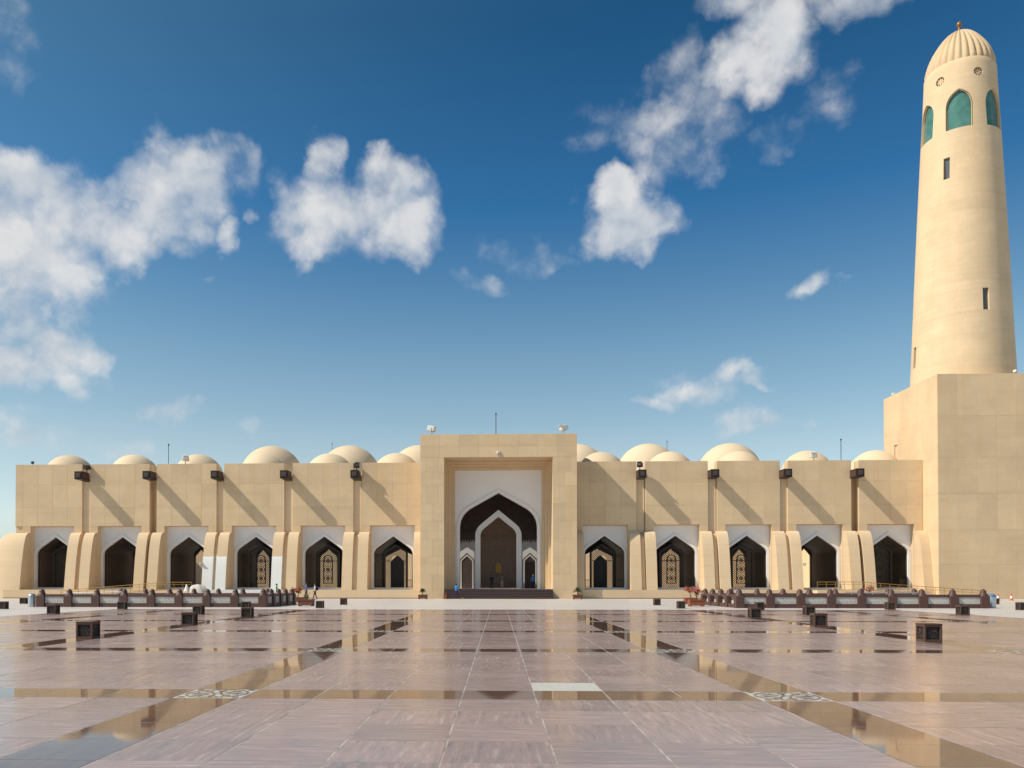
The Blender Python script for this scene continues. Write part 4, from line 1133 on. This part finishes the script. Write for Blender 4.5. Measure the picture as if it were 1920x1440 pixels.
def plant(loc, kind, h, label, seed, rad_=.5):
    r_ = random.Random(seed)
    t = tag(empty('potted_plant', loc), label, 'plant', 'plants in the planter boxes')
    if kind == 'grass':
        mb = MB()
        for k in range(46):
            a = r_.uniform(0, 6.28); l = h*r_.uniform(.65, 1.05); ln = r_.uniform(.15, .75)*l; wd = .016
            p = Vector((r_.uniform(-.12, .12), r_.uniform(-.08, .08), 0)); prev = None
            for s in range(5):
                tt = s/4; c_ = p+Vector((math.cos(a)*ln*tt**1.8, math.sin(a)*ln*tt**1.8, l*(tt-.28*tt**3)))
                ww = wd*(1-tt*.9); sd = Vector((-math.sin(a), math.cos(a), 0))*ww
                if prev: mb.poly([prev[0], prev[1], c_+sd, c_-sd], smooth=True)
                prev = (c_-sd, c_+sd)
        mb.build('blades', M['grassleaf'], t); return
    th = h*(.42 if kind != 'palm' else .35)
    mb = MB(); p = Vector((0, 0, 0)); 
    for k in range(5):
        q = p+Vector((r_.uniform(-.05, .05), r_.uniform(-.04, .04), th/5)); mb.tube(p, q, .055-.006*k, 7, r2=.05-.006*k); p = q
    ends = []
    for k in range(5):
        a = k*1.256+r_.uniform(-.3, .3); q = p+Vector((math.cos(a)*rad_*.55, math.sin(a)*rad_*.55, h*.25*r_.uniform(.6, 1.2))); mb.tube(p, q, .022, 5, r2=.012); ends.append(q)
    mb.build('stem', M['bark'], t)
    mb = MB()
    nleaf = 150
    for k in range(nleaf):
        if kind == 'palm':
            a = r_.uniform(0, 6.28); l = rad_*r_.uniform(.7, 1.15); el = r_.uniform(.0, 1.2)
            d = Vector((math.cos(a)*math.cos(el), math.sin(a)*math.cos(el), math.sin(el))); c0 = p+Vector((0, 0, .02)); c1 = c0+d*l*.6; c2 = c0+d*l+Vector((0, 0, -.25*l)); sd = d.cross(Vector((0, 0, 1))).normalized()*.04
            mb.poly([c0-sd*.4, c0+sd*.4, c1+sd, c1-sd]); mb.poly([c1-sd, c1+sd, c2])
            if k > 90: break
        else:
            e = ends[r_.randrange(5)] if r_.random() < .85 else p; c_ = e+Vector((r_.gauss(0, rad_*.24), r_.gauss(0, rad_*.24), r_.gauss(.06, h*.085)))
            a = Vector((r_.gauss(0, 1), r_.gauss(0, 1), r_.gauss(0, 1))).normalized(); b_ = a.orthogonal().normalized(); s = r_.uniform(.03, .065)
            mb.poly([c_-a*s*1.5, c_-b_*s, c_+a*s*1.5, c_+b_*s], mat=0 if r_.random() < .75 else 1)
    mats = [M['leaf'], M['leaf']] if kind in ('palm',) else ([M['redleaf'], M['leaf']] if kind == 'red' else [M['pinkleaf'], M['redleaf']])
    mb.build('crown', mats, t)
planter((-13.95, 60.0, 0), 1.05, .75, .50, M['woodbox'], 'brown planter box holding tall grass beside the left balustrade')
plant((-13.95, 60.0, .45), 'grass', .85, 'dry tall grass in the brown planter by the left balustrade', 3)
planter((14.2, 60.4, 0), 1.05, .75, .50, M['terracotta'], 'orange planter box with a blossom shrub, nearer of two by the right balustrade')
plant((14.2, 60.4, .45), 'pink', 1.0, 'pink blossom shrub in the nearer orange planter', 5, .42)
planter((15.45, 67.6, 0), .95, .75, .50, M['terracotta'], 'orange planter box half hidden behind the right balustrade posts')
plant((15.45, 67.6, .45), 'red', 1.1, 'red blossom shrub behind the right balustrade posts', 6, .5)
planter((-8.2, 90.2, 0), .95, .8, .48, M['woodbox'], 'brown planter box before the left portal pier')
plant((-8.2, 90.2, .42), 'palm', .95, 'small green palm before the left portal pier', 8, .6)
planter((8.55, 90.2, 0), 1.0, .8, .48, M['woodbox'], 'brown planter box before the right portal pier')
plant((8.6, 90.2, .42), 'palm', 1.05, 'small bushy green palm before the right portal pier', 9, .75)
planter((-17.0, 70.0, 0), .95, .75, .5, M['terracotta'], 'orange planter box behind the left balustrade corner')
plant((-17.0, 70.0, .45), 'red', .98, 'red blossom shrub behind the left balustrade corner', 10, .5)
planter((35.0, 80.0, 0), .95, .75, .5, M['terracotta'], 'orange planter box behind the right balustrade')
plant((35.0, 80.0, .45), 'red', 1.1, 'red blossom shrub behind the right balustrade', 11, .55)
t = tag(empty('offering_box', (-5.85, 91.5, 0)), 'small orange box at the left foot of the steps', 'box')
mb = MB(); mb.bbox(-.16, .16, -.2, .2, 0, .58, .02); mb.build('box_body', M['terracotta'], t); mb = MB(); mb.bbox(-.18, .18, -.22, .22, .581, .64, .02); mb.build('lid', M['woodbox'], t)
for x, l in ((49.85, 'orange and white traffic cone, left of two before the minaret base'), (51.15, 'orange and white traffic cone, right of two before the minaret base')):
    t = tag(empty('traffic_cone', (x, 85.0, 0)), l, 'traffic cone', 'traffic cones before the minaret')
    mb = MB(); mb.bbox(-.2, .2, -.2, .2, 0, .04, .01); mb.build('foot_plate', M['cone'], t)
    mb = MB(); mb.lathe([(.15, .04), (.125, .2)], n=16, cap=False); mb.lathe([(.085, .45), (.03, .75), (.02, .76)], n=16, cap=False); mb.build('cone_body', M['cone'], t)
    mb = MB(); mb.lathe([(.125, .2), (.085, .45)], n=16, cap=False); mb.build('white_band', M['coneband'], t)

# ------------------------------------------------------------------ people
SKIN = plain('skin', (.26, .15, .10), .55, 0, .08)
HAIR = plain('black_hair', (.012, .010, .009), .6, 0, .2)
def cloth(name, c): return plain(name, c, .85, 0, .12, 14)
SHOE = cloth('shoe_black', (.02, .018, .017))
def person(loc, rz, label, top, legs, stride=0.0, arms=(.1, -.1), hat=None, lean=0.0, reach=None, h=1.72):
    t = tag(empty('person', loc, rz), label, 'person')
    P, E, Rr_ = [], [], []
    def v(p, r, parent=None):
        P.append(Vector(p)); Rr_.append(r); i = len(P)-1
        if parent is not None: E.append((parent, i))
        return i
    pel = v((0, 0, .95), (.145, .105)); wst = v((0, 0, 1.08), (.135, .10), pel); ch = v((0, -.01, 1.30), (.165, .115), wst)
    nk0 = v((0, 0, 1.44), (.085, .075), ch); nk = v((0, -.01, 1.51), (.052, .055), nk0); hd = v((0, -.02, 1.60), (.075, .088), nk); hd2 = v((0, -.015, 1.67), (.078, .092), hd); v((0, -.01, 1.725), (.052, .06), hd2)
    for s in (-1, 1):
        sw = stride*s; hip = v((s*.09, 0, .88), (.088, .095), pel)
        kn = v((s*.095, -.40*math.sin(sw)-.02, .88-.40*math.cos(sw)), (.062, .066), hip)
        bk = .35 if sw < 0 else .05
        an = v((s*.095, P[kn].y-.40*math.sin(sw-bk*abs(stride)*2), max(.085, P[kn].z-.41*math.cos(sw-bk*abs(stride)*2))), (.04, .045), kn)
        v((s*.105, P[an].y-.15, max(.035, P[an].z-.05)), (.042, .032), an)
        a = arms[0 if s < 0 else 1]
        sh_ = v((s*.185, 0, 1.41), (.062, .062), nk0)
        if reach and s == reach[0]:
            el = v((s*.26, -.16, 1.20), (.044, .044), sh_); wr = v((s*.16, -.38, 1.22), (.03, .032), el); dv = Vector((-s*.25, -.9, .1)).normalized()
        else:
            el = v((s*.235, -.28*math.sin(a)+.02, 1.41-.28*math.cos(a)), (.044, .044), sh_); wr = v((s*.24, P[el].y-.25*math.sin(a+.25), P[el].z-.25*math.cos(a+.25)), (.029, .031), el); dv = Vector((0, -math.sin(a+.3), -math.cos(a+.3)))
        pa = v(P[wr]+dv*.075, (.026, .038), wr)
        for f_, (o_, l_) in enumerate(((-.033, .072), (-.012, .082), (.010, .078), (.030, .062))):
            k1 = v(P[pa]+Vector((0, o_, 0))+dv*.035, (.0095, .0095), pa); v(P[k1]+dv*l_*.55+Vector((-s*.012, 0, 0)), (.0075, .0075), k1)
        th_ = v(P[wr]+dv*.045+Vector((-s*.01, -.045, 0)), (.011, .011), wr); v(P[th_]+dv*.04+Vector((-s*.008, -.012, 0)), (.008, .008), th_)
    me = bpy.data.meshes.new('body'); me.from_pydata([tuple(p) for p in P], E, [])
    ob = bpy.data.objects.new('body', me); C.objects.link(ob)
    ob.modifiers.new('skin', 'SKIN').use_smooth_shade = True
    for i, r in enumerate(Rr_): me.skin_vertices[0].data[i].radius = r
    me.skin_vertices[0].data[0].use_root = True
    ss = ob.modifiers.new('sub', 'SUBSURF'); ss.levels = ss.render_levels = 1
    m2 = bpy.data.meshes.new_from_object(ob.evaluated_get(bpy.context.evaluated_depsgraph_get())); bpy.data.objects.remove(ob)
    for mt in (SKIN, top, legs, SHOE): m2.materials.append(mt)
    handz = [P[k] for k in range(len(P)) if Rr_[k] == (.029, .031)]
    for p in m2.polygons:
        c_ = p.center; i = 1
        if c_.z > 1.475 and abs(c_.x) < .13: i = 0
        elif c_.z < .10: i = 3
        elif min((c_-q).length for q in handz) < .16 and abs(c_.x) > .12 and min((c_-q).length for q in handz) < (c_-P[pel]).length*.6: i = 0
        elif c_.z < .96 and abs(c_.x) < .19: i = 2
        p.material_index = i
    sc_ = h/1.77
    body = link('body', m2, t); body.scale = (sc_,)*3
    if lean: body.rotation_euler = (lean, 0, 0)
    mb = MB(); rows = []
    for z, r in ((1.60, .094), (1.655, .103), (1.70, .094), (1.74, .062), (1.762, .01)):
        rows.append([(r*.9*math.cos(2*math.pi*j/14), .012+r*(1.0 if math.sin(2*math.pi*j/14) > 0 else (.55 if z < 1.68 else .95))*math.sin(2*math.pi*j/14), z) for j in range(14)])
    mb.grid(rows, 0, True, True); o = mb.build('cap' if hat else 'hair', hat or HAIR, t); o.scale = (sc_,)*3
    mb = MB()
    for s in (-1, 1): mb.lathe([(.004, -.009), (.009, 0), (.004, .009)], (s*.032, -.103, 1.632), 8)
    o = mb.build('eyes', HAIR, t); o.scale = (sc_,)*3
    mb = MB(); mb.poly([(-.014, -.105, 1.60), (.014, -.105, 1.60), (0, -.132, 1.603)]); mb.poly([(-.014, -.105, 1.60), (0, -.132, 1.603), (0, -.108, 1.645)]); mb.poly([(0, -.132, 1.603), (.014, -.105, 1.60), (0, -.108, 1.645)])
    mb.box(-.022, .022, -.106, -.098, 1.562, 1.570); o = mb.build('nose_and_mouth', SKIN, t); o.scale = (sc_,)*3
    return t
BLUE = cloth('bright_blue_cloth', (.03, .22, .52)); NAVY = cloth('navy_cloth', (.018, .028, .07)); BLK = cloth('black_cloth', (.012, .012, .015)); GREY = cloth('grey_shirt', (.13, .10, .10)); KHAKI = cloth('khaki_cloth', (.36, .29, .20))
VIO = cloth('blue_violet_shirt', (.12, .13, .34)); WHT = cloth('white_shirt', (.62, .62, .60)); GRN = cloth('green_cloth', (.02, .30, .07)); WCAP = cloth('white_cap', (.70, .70, .68)); DUSK = cloth('dark_trousers', (.02, .019, .024))
person((-4.62, 91.35, 0), rad(160), 'person in bright blue work clothes sweeping at the foot of the steps', BLUE, NAVY, .05, (.2, .1), reach=(1, 0), h=1.70)
person((-.78, 99.0, 1.08), rad(175), 'person in black standing in the portal, seen from behind', BLK, NAVY, 0, (.1, -.1), h=1.72)
person((.42, 99.4, 1.08), rad(170), 'person in grey shirt and khaki trousers standing in the portal', GREY, KHAKI, .08, (.1, -.05), h=1.72)
person((4.1, 98.9, 1.08), rad(200), 'person in blue shirt and white cap at the right side of the portal', BLUE, NAVY, 0, (.1, .3), hat=WCAP, h=1.70)
person((-20.6, 88.6, 0), rad(-80), 'person in blue violet shirt walking left along the facade', VIO, DUSK, .27, (.3, -.3), h=1.78)
person((-18.9, 85.2, 0), rad(-78), 'person in white shirt with backpack walking behind the other walker', WHT, BLK, .25, (-.25, .25), h=1.72)
person((-22.2, 82.6, 0), rad(100), 'person in green beyond the left balustrade corner', GRN, NAVY, .2, (.2, -.1), h=1.70)
t = tag(empty('backpack', (-18.9, 85.2, 0), rad(-78)), 'dark backpack on the back of the white shirted walker', 'backpack')
mb = MB(); mb.bbox(-.16, .16, .10, .28, .98, 1.44, .05); mb.build('bag', BLK, t); mb = MB(); mb.bbox(-.12, .12, .28, .34, 1.0, 1.24, .03); mb.build('pocket', NAVY, t)
t = tag(empty('broom', (-4.05, 91.0, 0)), 'broom held by the sweeping person at the steps', 'broom')
mb = MB(); mb.tube((-.35, .02, 1.15), (.12, -.1, .14), .014, 6); mb.build('handle', M['bark'], t); mb = MB(); mb.prism([(-.10, 0), (.34, 0), (.20, .16), (.04, .16)], -.15, -.07); mb.build('bristles', M['grassleaf'], t)
